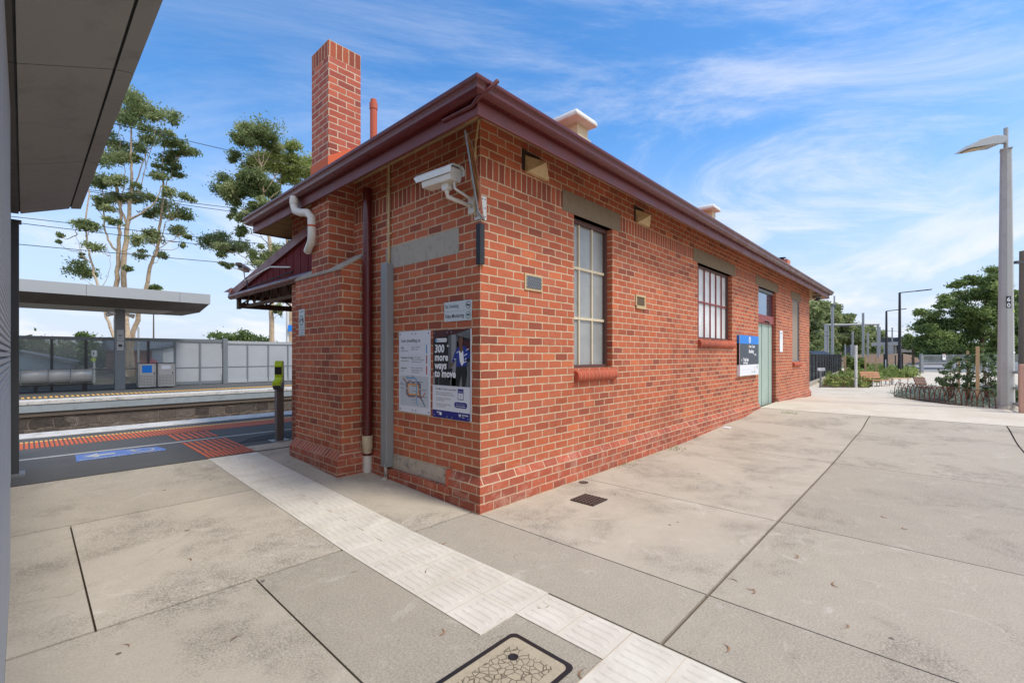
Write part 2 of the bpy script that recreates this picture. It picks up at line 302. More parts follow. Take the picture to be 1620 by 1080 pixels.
# ------------------------------------------------------------------ mesh builder
class MB:
    def __init__(s): s.v = []; s.f = []; s.m = []; s.s = []; s.uv = {}
    def add(s, vs, fs, mat, smooth=False):
        o = len(s.v); s.v += [tuple(v) for v in vs]
        for f in fs: s.f.append(tuple(i + o for i in f)); s.m.append(mat); s.s.append(smooth)
        return s
    def box(s, x0, x1, y0, y1, z0, z1, mat):
        x0, x1 = min(x0, x1), max(x0, x1); y0, y1 = min(y0, y1), max(y0, y1); z0, z1 = min(z0, z1), max(z0, z1)
        return s.add([(x0, y0, z0), (x1, y0, z0), (x1, y1, z0), (x0, y1, z0), (x0, y0, z1), (x1, y0, z1), (x1, y1, z1), (x0, y1, z1)],
              [(0, 3, 2, 1), (4, 5, 6, 7), (0, 1, 5, 4), (1, 2, 6, 5), (2, 3, 7, 6), (3, 0, 4, 7)], mat)
    def obox(s, c, ax, ay, az, hx, hy, hz, mat):        # oriented box
        c = Vector(c); ax, ay, az = Vector(ax) * hx, Vector(ay) * hy, Vector(az) * hz
        P = [c + i * ax + j * ay + k * az for k in (-1, 1) for (i, j) in ((-1, -1), (1, -1), (1, 1), (-1, 1))]
        return s.add(P, [(0, 3, 2, 1), (4, 5, 6, 7), (0, 1, 5, 4), (1, 2, 6, 5), (2, 3, 7, 6), (3, 0, 4, 7)], mat)
    def quad(s, a, b, c, d, mat): return s.add([a, b, c, d], [(0, 1, 2, 3)], mat)
    def poly(s, pts, mat): return s.add(pts, [tuple(range(len(pts)))], mat)
    def prism(s, prof, ax, a, b, mat, smooth=False):    # profile extruded along axis 0/1/2; prof gives the other two coords in order
        def P(u, v, t): return {0: (t, u, v), 1: (u, t, v), 2: (u, v, t)}[ax]
        n = len(prof); vs = [P(u, v, a) for u, v in prof] + [P(u, v, b) for u, v in prof]
        fs = [(i, (i + 1) % n, n + (i + 1) % n, n + i) for i in range(n)]
        s.add(vs, fs, mat, smooth); s.add(vs, [tuple(range(n))[::-1], tuple(range(n, 2 * n))], mat); return s
    def tube(s, pts, r, mat, n=10, cap=True):
        pts = [Vector(p) for p in pts]; rs = r if isinstance(r, (list, tuple)) else [r] * len(pts); vs = []; prev = None
        for i, p in enumerate(pts):
            d = (pts[min(i + 1, len(pts) - 1)] - pts[max(i - 1, 0)]).normalized()
            if prev is None:
                a = d.cross(Vector((0, 0, 1)) if abs(d.z) < .9 else Vector((1, 0, 0))).normalized()
            else:
                a = (prev - d * prev.dot(d)).normalized()
            prev = a; b = d.cross(a)
            vs += [p + rs[i] * (math.cos(2 * math.pi * k / n) * a + math.sin(2 * math.pi * k / n) * b) for k in range(n)]
        fs = [(i * n + k, i * n + (k + 1) % n, (i + 1) * n + (k + 1) % n, (i + 1) * n + k) for i in range(len(pts) - 1) for k in range(n)]
        s.add(vs, fs, mat, True)
        if cap: s.add(vs[:n], [tuple(range(n))[::-1]], mat); s.add(vs[-n:], [tuple(range(n))], mat)
        return s
    def lathe(s, c, prof, mat, n=16):
        vs = [(c[0] + r * math.cos(2 * math.pi * k / n), c[1] + r * math.sin(2 * math.pi * k / n), c[2] + z) for r, z in prof for k in range(n)]
        fs = [(i * n + k, i * n + (k + 1) % n, (i + 1) * n + (k + 1) % n, (i + 1) * n + k) for i in range(len(prof) - 1) for k in range(n)]
        return s.add(vs, fs, mat, True)
    def build(s, name, parent=None, piv=None, bevel=0, uvf=None, tone=None):
        me = bpy.data.meshes.new(name); pv = Vector(piv) if piv is not None else (Vector(parent['w']) if parent else Vector((0, 0, 0)))
        me.from_pydata([Vector(v) - pv for v in s.v], [], s.f)
        mats = []
        for m in s.m:
            if m not in mats: mats.append(m)
        for m in mats: me.materials.append(M[m] if isinstance(m, str) else m)
        me.polygons.foreach_set('material_index', [mats.index(m) for m in s.m]); me.polygons.foreach_set('use_smooth', s.s)
        me.update(); ul = me.uv_layers.new(name='UVMap')
        dat = [0.0] * (2 * len(me.loops))
        for p in me.polygons:
            n = p.normal; a = max(range(3), key=lambda i: abs(n[i]))
            for li in p.loop_indices:
                q = s.v[me.loops[li].vertex_index]
                u, v = ((q[1] + .12, q[2]), (q[0], q[2]), (q[0], q[1]))[a]
                if uvf: u, v = uvf(u, v, q, a, s.m[p.index])
                dat[2 * li] = u; dat[2 * li + 1] = v
        ul.data.foreach_set('uv', dat)
        if tone is not None:
            at_ = me.attributes.new('tone', 'FLOAT', 'FACE'); at_.data.foreach_set('value', tone)
        o = bpy.data.objects.new(name, me); COL.objects.link(o)
        if parent: o.parent = parent; o.location = pv - Vector(parent['w'])
        else: o.location = pv
        o['w'] = list(pv)
        if bevel:
            b = o.modifiers.new('bevel', 'BEVEL'); b.width = bevel; b.segments = 2; b.limit_method = 'ANGLE'; b.angle_limit = R_(40)
        return o
def tag(o, label=None, cat=None, group=None, kind=None):
    for k, v in (('label', label), ('category', cat), ('group', group), ('kind', kind)):
        if v: o[k] = v
    return o
def thing(name, loc, label, cat, group=None):
    o = bpy.data.objects.new(name, None); COL.objects.link(o); o.location = loc; o['w'] = list(loc); o.empty_display_size = .2
    return tag(o, label, cat, group)
def struct(o): o['kind'] = 'structure'; return o
def copy_tree(o, loc, label=None):
    c = o.copy(); COL.objects.link(c); c.location = loc
    if label: c['label'] = label
    for ch in list(o.children):
        d = ch.copy(); COL.objects.link(d); d.parent = c
        for g in list(ch.children):
            e = g.copy(); COL.objects.link(e); e.parent = d
    return c
def text(mb, s, size, o, xd, up, mat, align='LEFT', bold=0., shear=0., sx=1.):
    cu = bpy.data.curves.new('t', 'FONT'); cu.body = s; cu.size = size; cu.align_x = align; cu.offset = bold; cu.shear = shear; cu.resolution_u = 2
    ob = bpy.data.objects.new('t', cu); COL.objects.link(ob); dg = bpy.context.evaluated_depsgraph_get()
    me = bpy.data.meshes.new_from_object(ob.evaluated_get(dg)); xd = Vector(xd); up = Vector(up); o = Vector(o)
    mb.add([o + xd * (v.co.x * sx) + up * v.co.y for v in me.vertices], [tuple(p.vertices) for p in me.polygons], mat)
    bpy.data.objects.remove(ob); bpy.data.curves.remove(cu); bpy.data.meshes.remove(me)

# ------------------------------------------------------------------ ground
def lerp_t(x, T):
    if x <= T[0][0]: return T[0][1]
    for (a, p), (b, q) in zip(T, T[1:]):
        if x <= b:
            k = (x - a) / (b - a); k = k * k * (3 - 2 * k); return p + (q - p) * k
    return T[-1][1]
GX = [(4.2, 0), (7.85, .06), (9.7, .19), (11.5, .225), (13.2, .17), (15.8, .08), (18, .10)]
def g(x, y):
    z = lerp_t(x, GX)
    if y > -.6 and 4 < x < 16.5: z += .05 * min(1, (y + .6) / .6) * max(0, 1 - abs(x - 7.3) / 3.2)
    if y > 0 and x < 16: z = max(z, min(.031 * y, .13))
    return z
def sheet(mb, x0, x1, y0, y1, dz, mat, step=.6, tone=None, tl=None, edge=0):
    nx = max(1, int((x1 - x0) / step + .5)); ny = max(1, int((y1 - y0) / step + .5))
    X = [x0 + (x1 - x0) * i / nx for i in range(nx + 1)]; Y = [y0 + (y1 - y0) * j / ny for j in range(ny + 1)]
    vs = [(x, y, g(x, y) + dz) for y in Y for x in X]; fs = [(j * (nx + 1) + i, j * (nx + 1) + i + 1, (j + 1) * (nx + 1) + i + 1, (j + 1) * (nx + 1) + i) for j in range(ny) for i in range(nx)]
    mb.add(vs, fs, mat)
    if edge:
        ring = [(x, y0) for x in X] + [(x1, y) for y in Y[1:]] + [(x, y1) for x in X[::-1][1:]] + [(x0, y) for y in Y[::-1][1:-1]]
        n = len(ring); vs = [(x, y, g(x, y) + dz) for x, y in ring] + [(x, y, g(x, y) + dz - edge) for x, y in ring]
        fs2 = [(i, n + i, n + (i + 1) % n, (i + 1) % n) for i in range(n)]; mb.add(vs, fs2, mat); fs = fs + fs2
    if tl is not None: tl += [tone] * len(fs)
# base ground, everywhere but the railway cutting
b = MB(); sheet(b, -8, 20, -9, 4.2, -.022, 'joint', .7)
for (x0, x1, y0, y1) in ((-60, -8, -60, 8.3), (20, 62, -60, 8.3), (-8, 20, -60, -9), (62, 420, -260, 8.3), (-60, 62, -260, -60), (-60, 420, 26, 420)):
    b.add([(x0, y0, .05), (x1, y0, .05), (x1, y1, .05), (x0, y1, .05)], [(0, 1, 2, 3)], 'earth')
b.add([(-8, 4.2, .105), (20, 4.2, .105), (20, 8.3, .105), (-8, 8.3, .105)], [(0, 1, 2, 3)], 'earth')
struct(b.build('ground'))
b = MB(); tl = []; G_ = .0055
for (x0, x1, y0, y1, tn) in ((-3.2, -1.34, 2.2, 3.98, .50), (-2.78, -1.34, .15, 2.2, .78), (-3.2, -2.78, .15, 2.2, .60), (-7.9, -1.97, -6, .15, .56), (-1.97, -.74, -6, .15, .25),
     (-1.34, -.74, .15, 3.98, .5), (-.74, .06, .05, 4.5, .72), (-.74, -.06, -2.2, .05, .34), (-.74, -.06, -8.9, -2.2, .28),
     (-.06, 1.71, -2.2, .06, .62), (-.06, 1.71, -4.25, -2.2, .40), (1.71, 4.8, -2.2, .06, .58), (1.71, 4.8, -4.25, -2.2, .30), (4.8, 7.9, -2.2, .06, .56), (4.8, 7.9, -4.25, -2.2, .44),
     (7.9, 9.66, -2.2, .06, .60), (7.9, 9.66, -4.25, -2.2, .48), (-.06, 1.71, -8.9, -4.25, .42), (1.71, 4.8, -8.9, -4.25, .36), (4.8, 7.9, -8.9, -4.25, .40), (7.9, 9.66, -8.9, -4.25, .45)):
    sheet(b, x0 + G_, x1 - G_, y0 + G_ * 2.1, y1 - G_ * 2.1, 0, 'conc', .45, tn, tl, .02)
struct(b.build('pavement', tone=tl))
# smooth trowelled margins along some joints
b = MB()
for (x0, x1, y0, y1) in ((-.70, -.1, -2.345, -2.335),):
    b.add([(x0, y0, g(x0, y0) + .003), (x1, y0, g(x1, y0) + .003), (x1, y1, g(x1, y1) + .003), (x0, y1, g(x0, y1) + .003)], [(0, 1, 2, 3)], 'wline2')
M['wline2'] = plain('trowelled_concrete', (166, 156, 139), .9, .35, 9)
struct(b.build('pavement_margin'))
b = MB(); tl = []
for (x0, x1, y0, y1) in ((9.68, 16.0, -13.0, -.0), (16.0, 19.6, -13.0, 4.2)):
    sheet(b, x0, x1, y0, y1, .004, 'path', .5, .6, tl, .02)
struct(b.build('path', tone=tl))
P1 = [gp(1283, 613.6), gp(1400, 614), gp(1414, 628), gp(1640, 628), gp(1640, 604), gp(1500, 596), gp(1490, 589), gp(1462, 589), gp(1455, 612), gp(1385, 616)]
b = MB(); b.add([(19.3, -30, .108), (60, -30, .108), (60, 4, .108), (19.3, 4, .108)], [(0, 1, 2, 3)], 'path'); struct(b.build('far_path', tone=[.55]))
# platforms
b = MB(); b.box(-30, 60, 3.995, 7.9, -1.1, .128, 'asph'); struct(b.build('near_platform'))
b = MB(); b.add([(x, y, .133) for x, y in ((-.75, 4.85), (6, 4.85), (6, 5.55), (.1, 5.5), (-.45, 5.2))], [(0, 1, 2, 3, 4)], 'asphd'); struct(b.build('asphalt_patch'))
b = MB(); b.add([(x, y, .134) for x, y in ((-.74, 4.0), (.04, 4.0), (.04, 4.62), (-.30, 4.5), (-.74, 4.2))], [(0, 1, 2, 3, 4)], 'conc'); struct(b.build('concrete_infill', tone=[.6]))
M['coping'] = plain('white_coping', (206, 202, 194), .85, .22, 3, bump=.006, dirt=(120, 112, 102), dirtf=.8)
M['copingf'] = plain('coping_face', (150, 158, 160), .7, .14, 2, dirt=(118, 124, 126), dirtf=.6)
b = MB(); b.box(-30, 60, 7.9, 8.6, -.05, .135, 'coping'); struct(b.build('platform_coping'))
b = MB(); b.box(-30, 60, 8.25, 16.9, -1.6, -1.02, 'soil'); struct(b.build('track_bed'))
for y in (9.4, 11.0, 13.6, 15.2):
    b = MB(); b.prism([(y - .035, -.88), (y + .035, -.88), (y + .035, -.92), (y + .01, -.93), (y + .01, -1.0), (y + .07, -1.02), (y - .07, -1.02), (y - .01, -1.0), (y - .01, -.93), (y - .035, -.92)], 0, -30, 120, 'rust')
    tag(b.build('steel_rail', piv=(0, y, -1.02)), 'rusty steel rail between the two platforms', 'rail', 'rails in the cutting')
b = MB(); OE = 16.66
b.box(-30, 60, OE + .30, 26, -1.2, .125, 'asph'); b.box(-30, 60, OE + .12, OE + .30, -1.2, -.34, 'stone'); b.box(-30, 60, OE + .06, OE + .30, -.34, -.20, 'rust2')
M['rust2'] = plain('grimy_ledge', (104, 92, 80), .9, .3, 3)
struct(b.build('far_platform'))
b = MB(); b.box(-30, 60, OE + .02, OE + .9, -.20, .02, 'copingf'); b.box(-30, 60, OE, OE + .9, .035, .13, 'coping')
b.box(-30, 60, OE + .05, OE + .8, .02, .035, 'black'); struct(b.build('far_platform_coping'))
# platform paint
b = MB()
for i in range(150): b.box(-7 + i * .055, -7 + i * .055 + .034, 6.68, 7.34, .128, .133, 'orange').box(-7 + i * .055, -7 + i * .055 + .034, 7.342, 7.46, .128, .133, 'yellow')
b.box(1.3, 30, 6.68, 7.46, .128, .132, 'orange'); struct(b.build('tactile_strip'))
b = MB()
for i in range(150): b.box(-10 + i * .13, -10 + i * .13 + .07, OE + 1.5, OE + 2.1, .125, .132, 'yellow')
struct(b.build('far_tactile_strip'))
b = MB()
for i in range(7): b.box(-1.33 + i * .09, -1.33 + i * .09 + .045, 5.86, 6.62, .128, .134, 'orange')
for i in range(8): b.box(-1.33 + i * .08, -1.33 + i * .08 + .042, 4.52, 5.56, .128, .134, 'orange')
for i in range(11): b.box(-1.33 + i * .056, -1.33 + i * .056 + .034, 4.04, 4.50, .128, .134, 'orange')
struct(b.build('tactile_guide_bars'))
b = MB(); b.box(-30, 30, 5.66, 5.73, .128, .132, 'wline'); struct(b.build('platform_line'))
b = MB(); M['bluep'] = plain('faded_blue_paint', (92, 120, 178), .85, .25, 8, dirt=(126, 138, 166), dirtf=.7)
b.add([(x, y, .132) for x, y in ((-2.58, 5.02), (-1.62, 5.06), (-1.60, 5.2), (-1.66, 5.48), (-2.2, 5.60), (-2.56, 5.58))], [(0, 1, 2, 3, 4, 5)], 'bluep')
b.add([(x, y, .1345) for x, y in ((-2.50, 5.32), (-2.34, 5.50), (-2.34, 5.38), (-2.16, 5.38), (-2.16, 5.27), (-2.34, 5.27), (-2.34, 5.16))], [(0, 6, 5, 4, 3, 2, 1)], 'wline')
for k in range(14):
    a0, a1 = k * 2 * math.pi / 14, (k + 1) * 2 * math.pi / 14
    if k in (3, 4): continue
    b.add([(-1.84 + r * math.cos(a), 5.30 + r * math.sin(a), .1345) for a, r in ((a0, .10), (a0, .13), (a1, .13), (a1, .10))], [(0, 1, 2, 3)], 'wline')
b.box(-1.98, -1.93, 5.32, 5.46, .133, .1345, 'wline'); b.box(-2.02, -1.86, 5.38, 5.41, .133, .1348, 'wline')
text(b, 'BOARDING ZONE', .095, (-2.55, 5.06, .1345), (1, 0, 0), (0, 1, 0), 'wline', bold=.002); text(b, 'PRIORITY', .075, (-1.99, 5.07, .1345), (1, 0, 0), (0, 1, 0), 'wline', bold=.002)
struct(b.build('boarding_mark'))
# white directional tactile tiles
b = MB()
def tiles(xa, xb, ya, yb, alongy=True):
    sheet(b, xa, xb, ya, yb, .006, 'tact', .3, edge=.006)
    ny = int((yb - ya) / .3 + .5); nx = int((xb - xa) / .3 + .5)
    for i in range(nx):
        for j in range(ny):
            X = xa + i * .3; Y = ya + j * .3
            for k in range(5):
                x = X + .035 + k * .057; y0, y1 = Y + .022, Y + .278
                P = [(x + dx, yy, g(x, yy) + h) for yy in (y0, y0 + .045, y1 - .045, y1) for dx, h in ((-.016, .0042), (0, .0048 if yy in (y0, y1) else .0108), (.016, .0042))]
                b.add(P, [(r * 3 + c, r * 3 + c + 1, r * 3 + c + 4, r * 3 + c + 3) for r in range(3) for c in range(2)], 'tact')
tiles(-1.345, -.745, -1.44, 3.96); tiles(-1.06, -.76, -2.04, -1.444); tiles(-1.66, -.76, -4.444, -2.044)
for (x0, x1, y0, y1) in [(-1.345, -.745, -1.44 + .3 * k, -1.44 + .3 * k) for k in range(1, 18)] + [(-1.66, -.76, -2.044 - .6 * k, -2.044 - .6 * k) for k in range(3)] + [(-1.06, -.76, -1.742, -1.742)]:
    b.box(x0, x1, y0 - .0018, y0 + .0018, g(x0, y0) + .002, g(x0, y0) + .0066, 'tjoint')
for y in [-1.44 + .3 * k for k in range(18)]: b.box(-1.0465, -1.0435, y + .004, y + .296, g(0, y) + .002, g(0, y + .15) + .0066, 'tjoint')
for y in (-2.344, -2.644, -2.944): b.box(-1.66, -.76, y - .0015, y + .0015, .002, .0066, 'tjoint')
M['tjoint'] = plain('tile_joint', (196, 178, 152), .9, .3, 20)
struct(b.build('tactile_tiles'))

# ------------------------------------------------------------------ station building
BX, BY = 15.84, 4.6                      # length along the forecourt, depth to the platform
SB = thing('station_building', (7.9, 2.3, 0), 'long red brick station building with maroon gutters and hipped roof', 'building')
ZB = [.344, 3.29, 3.50, 3.90]
def wuv(u, v, q, a, m):
    z = q[2]
    if m == 'soldier':
        x = (q[1] + .04) if a == 0 else q[0]; return ((z - 3.29) / .21 * .24, x)
    if a != 2: v = .344 + (z - .344) * (34 * .086) / (3.29 - .344) if z <= 3.291 else 38 * .086 + (z - 3.50) * .98
    return (u, v)
def wall(mb, ax, c, u0, u1, holes, nrm, z0=.0, z1=3.90, mat='brick', sol=True, depth=.125):
    U = sorted({u0, u1} | {h[i] for h in holes for i in (0, 1)}); Z = sorted({z0, z1, 3.29, 3.50} | {h[i] for h in holes for i in (2, 3)})
    for a, b_ in zip(U, U[1:]):
        for c0, c1 in zip(Z, Z[1:]):
            um, zm = (a + b_) / 2, (c0 + c1) / 2
            if any(h[0] < um < h[1] and h[2] < zm < h[3] for h in holes): continue
            P = [(a, c0), (b_, c0), (b_, c1), (a, c1)]
            P = [(c, u, z) if ax == 0 else (u, c, z) for u, z in P]
            if (ax == 1) != (nrm < 0): P = P[::-1]
            mb.add(P, [(0, 1, 2, 3)], 'soldier' if sol and 3.29 < zm < 3.5 else mat)
    for h in holes:
        d = c - nrm * depth; a, b_, c0, c1 = h[:4]
        for P in (((a, c, c0), (a, d, c0), (a, d, c1), (a, c, c1)), ((b_, c, c0), (b_, c, c1), (b_, d, c1), (b_, d, c0)), ((a, c, c0), (b_, c, c0), (b_, d, c0), (a, d, c0)), ((a, c, c1), (a, d, c1), (b_, d, c1), (b_, c, c1))):
            mb.add([(q if ax == 1 else (q[1], q[0], q[2])) for q in P], [(0, 1, 2, 3)], mat if c1 < 3.4 else 'lintel')
W1 = (1.58, 2.49, 1.37, 3.27); W2 = (5.57, 7.54, 1.85, 3.27); DR = (9.55, 11.28, .0, 3.27); W3 = (13.25, 14.25, 1.33, 3.27)
b = MB(); wall(b, 1, 0, 0, BX, [W1, W2, DR, W3], -1); wall(b, 0, 0, 0, BY, [], -1); wall(b, 0, BX, 0, BY, [], 1); wall(b, 1, BY, 0, BX, [], 1)
b.build('wall', SB, uvf=wuv)
# plinth with splayed top course
b = MB()
def plinth(mb, path, o=.05, zt=.344, zs=.262):
    def off(i, d):
        p = path[i]; n = Vector((0, 0))
        for q in (i - 1, i):
            if 0 <= q < len(path) - 1:
                t = Vector((path[q + 1][0] - path[q][0], path[q + 1][1] - path[q][1])).normalized(); m = Vector((t.y, -t.x))
                n = m if n.length == 0 else (n + m) / max(1 + n.dot(m), .1)
        return (p[0] + n.x * d, p[1] + n.y * d)
    for i in range(len(path) - 1):
        a, c = off(i, o), off(i + 1, o); ai, ci = off(i, .001), off(i + 1, .001); a2, c2 = off(i, o + .016), off(i + 1, o + .016)
        mb.quad((*a, .085), (*c, .085), (*c, zs), (*a, zs), 'plinth'); mb.quad((*a, zs), (*c, zs), (*ci, zt), (*ai, zt), 'plinth')
        mb.quad((*a2, -.1), (*c2, -.1), (*c2, .085), (*a2, .085), 'plinth'); mb.quad((*a2, .085), (*c2, .085), (*c, .085), (*a, .085), 'plinth')
    for i in (0, len(path) - 1):
        q = path[i]; a, a2 = off(i, o), off(i, o + .016); mb.poly([(*q, -.1), (*a2, -.1), (*a2, .085), (*a, .085), (*a, zs), (*q, zt)], 'plinth')
plinth(b, [(0, .43), (0, 0), (9.53, 0)]); plinth(b, [(11.32, 0), (BX, 0), (BX, 4)]); plinth(b, [(0, 2.05), (0, 1.62)], .05)
plinth(b, [(-.385, 3.47), (-.385, 2.1), (-.02, 2.1)], .085)
b.box(-.052, .0, .43, .475, .16, .344, 'terra'); b.quad((-.064, 1.64, -.05), (-.064, .40, -.05), (-.064, .40, .168), (-.064, 1.64, .168), 'plinth'); b.box(-.0635, 0, .41, 1.63, .08, .1675, 'plinth')
b.build('plinth', SB, uvf=lambda u, v, q, a, m: (u, v - (.006 if q[2] < .3 else 0)))
b = MB(); b.box(-.012, .0, .475, 1.60, .170, .338, 'panelp'); b.build('peeling_panel', SB)
b = MB(); b.box(-.004, .0, .32, 1.70, 2.585, 2.846, 'render'); b.build('render_patch', SB)
# chimney breast on the short wall
b = MB(); b.prism([(0, -.05), (-.385, -.05), (-.385, 2.6), (0, 2.85)], 1, 2.1, 3.47, 'brick')
b.box(-.355, 0, 2.5, 3.0, 2.4, 4.0, 'brick'); b.build('chimney_breast', SB, uvf=wuv)
b = MB(); b.prism([(-.395, 2.592), (.0, 2.852), (.0, 2.880), (-.398, 2.620)], 1, 2.09, 3.475, 'render'); b.build('weathering', SB)
for nm, (x0, x1, zb) in {'a': (1.34, 2.70, 3.27), 'b': (5.34, 7.74, 3.27), 'c': (9.32, 11.5, 3.27), 'd': (13.05, 14.45, 3.27)}.items():
    b = MB(); b.box(x0, x1, -.006, .20, zb, 3.525, 'lintel'); b.build('lintel', SB, bevel=.004)
# windows
def sill(x0, x1, zt, par):
    b = MB(); pr = [(.12, zt + .0), (-.03, zt - .035), (-.052, zt - .05), (-.066, zt - .075), (-.066, zt - .115), (-.054, zt - .145), (-.03, zt - .165), (0.0, zt - .17), (.12, zt - .17)]
    b.prism(pr, 0, x0, x1, 'sillb', True); b.build('sill', par, uvf=lambda u, v, q, a, m: (q[0], q[2] + q[1]))
wn = MB(); y = .115; f_ = .035
b = MB(); b.box(W1[0], W1[1], y + .02, y + .03, W1[2], W1[3], 'frost'); win = b.build('window', SB)
b = MB()
for (x0, x1, z0, z1) in ((W1[0], W1[1], 1.37, 1.41), (W1[0], W1[1], 3.22, 3.27), (W1[0], W1[0] + f_, 1.41, 3.22), (W1[1] - f_, W1[1], 1.41, 3.22)): b.box(x0, x1, y - .03, y + .04, z0, z1, 'winframe')
b.build('frame', win)
b = MB()
for x in (1.86, 2.165): b.box(x - .013, x + .013, y, y + .02, 1.41, 3.22, 'white_c')
for z in (2.01, 2.655): b.box(W1[0] + f_, W1[1] - f_, y - .004, y + .02, z - .016, z + .016, 'white_c')
M['white_c'] = plain('cream_paint', (214, 200, 172), .55, .1, 9, dirt=(170, 150, 120), dirtf=.5); b.build('glazing_bar', win); sill(1.585, 2.535, 1.372, win)
b = MB(); b.box(W2[0], W2[1], y + .02, y + .03, W2[2], W2[3], 'wglass'); win = b.build('window', SB)
b = MB()
for (x0, x1, z0, z1) in ((W2[0], W2[1], 1.85, 1.885), (W2[0], W2[1], 3.23, 3.27), (W2[0], W2[0] + f_, 1.885, 3.23), (W2[1] - f_, W2[1], 1.885, 3.23)): b.box(x0, x1, y - .03, y + .04, z0, z1, 'winframe')
b.build('frame', win)
b = MB()
for i in range(1, 6): x = W2[0] + (W2[1] - W2[0]) * i / 6; b.box(x - .010, x + .010, y - .005, y + .02, 1.885, 3.23, 'band')
b.box(W2[0] + f_, W2[1] - f_, y - .009, y + .02, 2.56, 2.59, 'band'); b.build('glazing_bar', win); sill(5.575, 7.60, 1.852, win)
b = MB(); b.box(W3[0], W3[1], y - .07, y - .05, W3[2], W3[3], 'scrn'); M['scrn'] = plain('security_screen', (150, 136, 122), .7, .25, 60); win = b.build('window', SB)
b = MB()
for (x0, x1, z0, z1) in ((W3[0], W3[1], 1.33, 1.37), (W3[0], W3[1], 3.23, 3.27), (W3[0], W3[0] + f_, 1.37, 3.23), (W3[1] - f_, W3[1], 1.37, 3.23)): b.box(x0, x1, y - .10, y - .04, z0, z1, 'greyp')
b.build('frame', win); sill(13.26, 14.3, 1.332, win)
# door with transom
b = MB()
for i in range(5):
    x0 = 9.6 + i * .33; b.box(x0, x0 + .32, .10 + .012 * (i % 2), .15, .19, 2.37, 'doorg')
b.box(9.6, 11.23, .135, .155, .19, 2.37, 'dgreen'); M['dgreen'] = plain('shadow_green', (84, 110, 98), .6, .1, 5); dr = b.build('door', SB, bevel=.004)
b = MB(); b.box(9.55, 11.28, .05, .16, 2.37, 2.59, 'band'); b.build('transom_rail', dr, bevel=.004)
b = MB(); b.box(9.6, 11.23, .12, .13, 2.59, 3.2, 'tglass'); b.build('transom_window', dr)
b = MB(); b.box(9.55, 9.6, .07, .16, .19, 2.37, 'doorg').box(11.23, 11.28, .07, .16, .19, 2.37, 'band').box(9.55, 9.6, .07, .16, 2.59, 3.27, 'greyp').box(11.23, 11.28, .07, .16, 2.59, 3.27, 'band').box(9.6, 11.23, .07, .16, 3.2, 3.27, 'greyp'); b.build('frame', dr)
b = MB(); b.tube([(10.35, .04, 2.42), (10.35, -.02, 2.40), (10.37, -.05, 2.37)], .025, 'black', 8); b.build('door_sensor', dr)
# wall vents
def vent(x, zt, wd, ht, kind):
    b = MB(); z0 = zt - ht
    if kind == 'louvre':
        b.box(x, x + wd, -.012, 0, z0, zt, 'beige'); v = b.build('wall_vent', SB, bevel=.003)
        b = MB(); b.box(x + .025, x + wd - .025, -.016, -.011, z0 + .025, zt - .025, 'mesh')
        for i in range(9):
            for j in range(7):
                cx, cz = x + .04 + i * (wd - .08) / 8, z0 + .035 + j * (ht - .07) / 6; b.obox((cx + (j % 2) * .012, -.017, cz), (.75, 0, .66), (0, 1, 0), (-.66, 0, .75), .011, .0015, .006, 'dgrey')
        b.build('grille', v)
    elif kind == 'small':
        b.box(x, x + wd, -.015, 0, z0, z0 + .03, 'beige').box(x, x + wd, -.015, 0, zt - .03, zt, 'beige').box(x, x + .03, -.015, 0, z0 + .03, zt - .03, 'beige').box(x + wd - .03, x + wd, -.015, 0, z0 + .03, zt - .03, 'beige')
        b.box(x - .0, x + wd, -.028, -.004, z0 - .01, z0 + .035, 'beige'); v = b.build('wall_vent', SB)
        b = MB(); b.box(x + .03, x + wd - .03, -.008, -.003, z0 + .03, zt - .03, 'rustv'); M['rustv'] = plain('brown_grille', (96, 78, 56), .8, .3, 50); b.build('grille', v)
    else:
        p = -.13; a, c = x, x + wd; m = .06
        V = [(a, 0, z0), (c, 0, z0), (c, 0, zt), (a, 0, zt), (a + m, p, z0 + .0), (c - m * .3, p, z0 + .0), (c - .10, p + .02, z0 + .155), (a + .12, p + .02, z0 + .155)]
        V = [(a, -.003, zt), (c, -.003, zt), (c, -.05, z0), (a, -.05, z0), (a + .5 * wd, -.16, z0 + .62 * ht), (a, -.003, z0), (c, -.003, z0)]
        b.add(V, [(0, 1, 4), (1, 2, 4), (2, 3, 4), (3, 0, 4), (0, 3, 5), (1, 6, 2), (5, 3, 2, 6)], 'beige'); v = b.build('vent_hood', SB)
        b = MB(); b.box(x - .05, x + .02, -.0035, 0, z0 + .02, zt + .06, 'vent_dark').box(x + .02, x + wd * .7, -.0035, 0, zt - .02, zt + .05, 'vent_dark'); M['vent_dark'] = plain('dark_vent_surround', (62, 44, 38), .9, .3, 12); b.build('backing', v)  # dark brown strips on the wall left of the hood and along its top
vent(.65, 2.43, .30, .185, 'louvre'); vent(3.14, 2.44, .30, .20, 'small'); vent(.66, 3.71, .36, .19, 'hood'); vent(3.15, 3.70, .36, .20, 'hood')
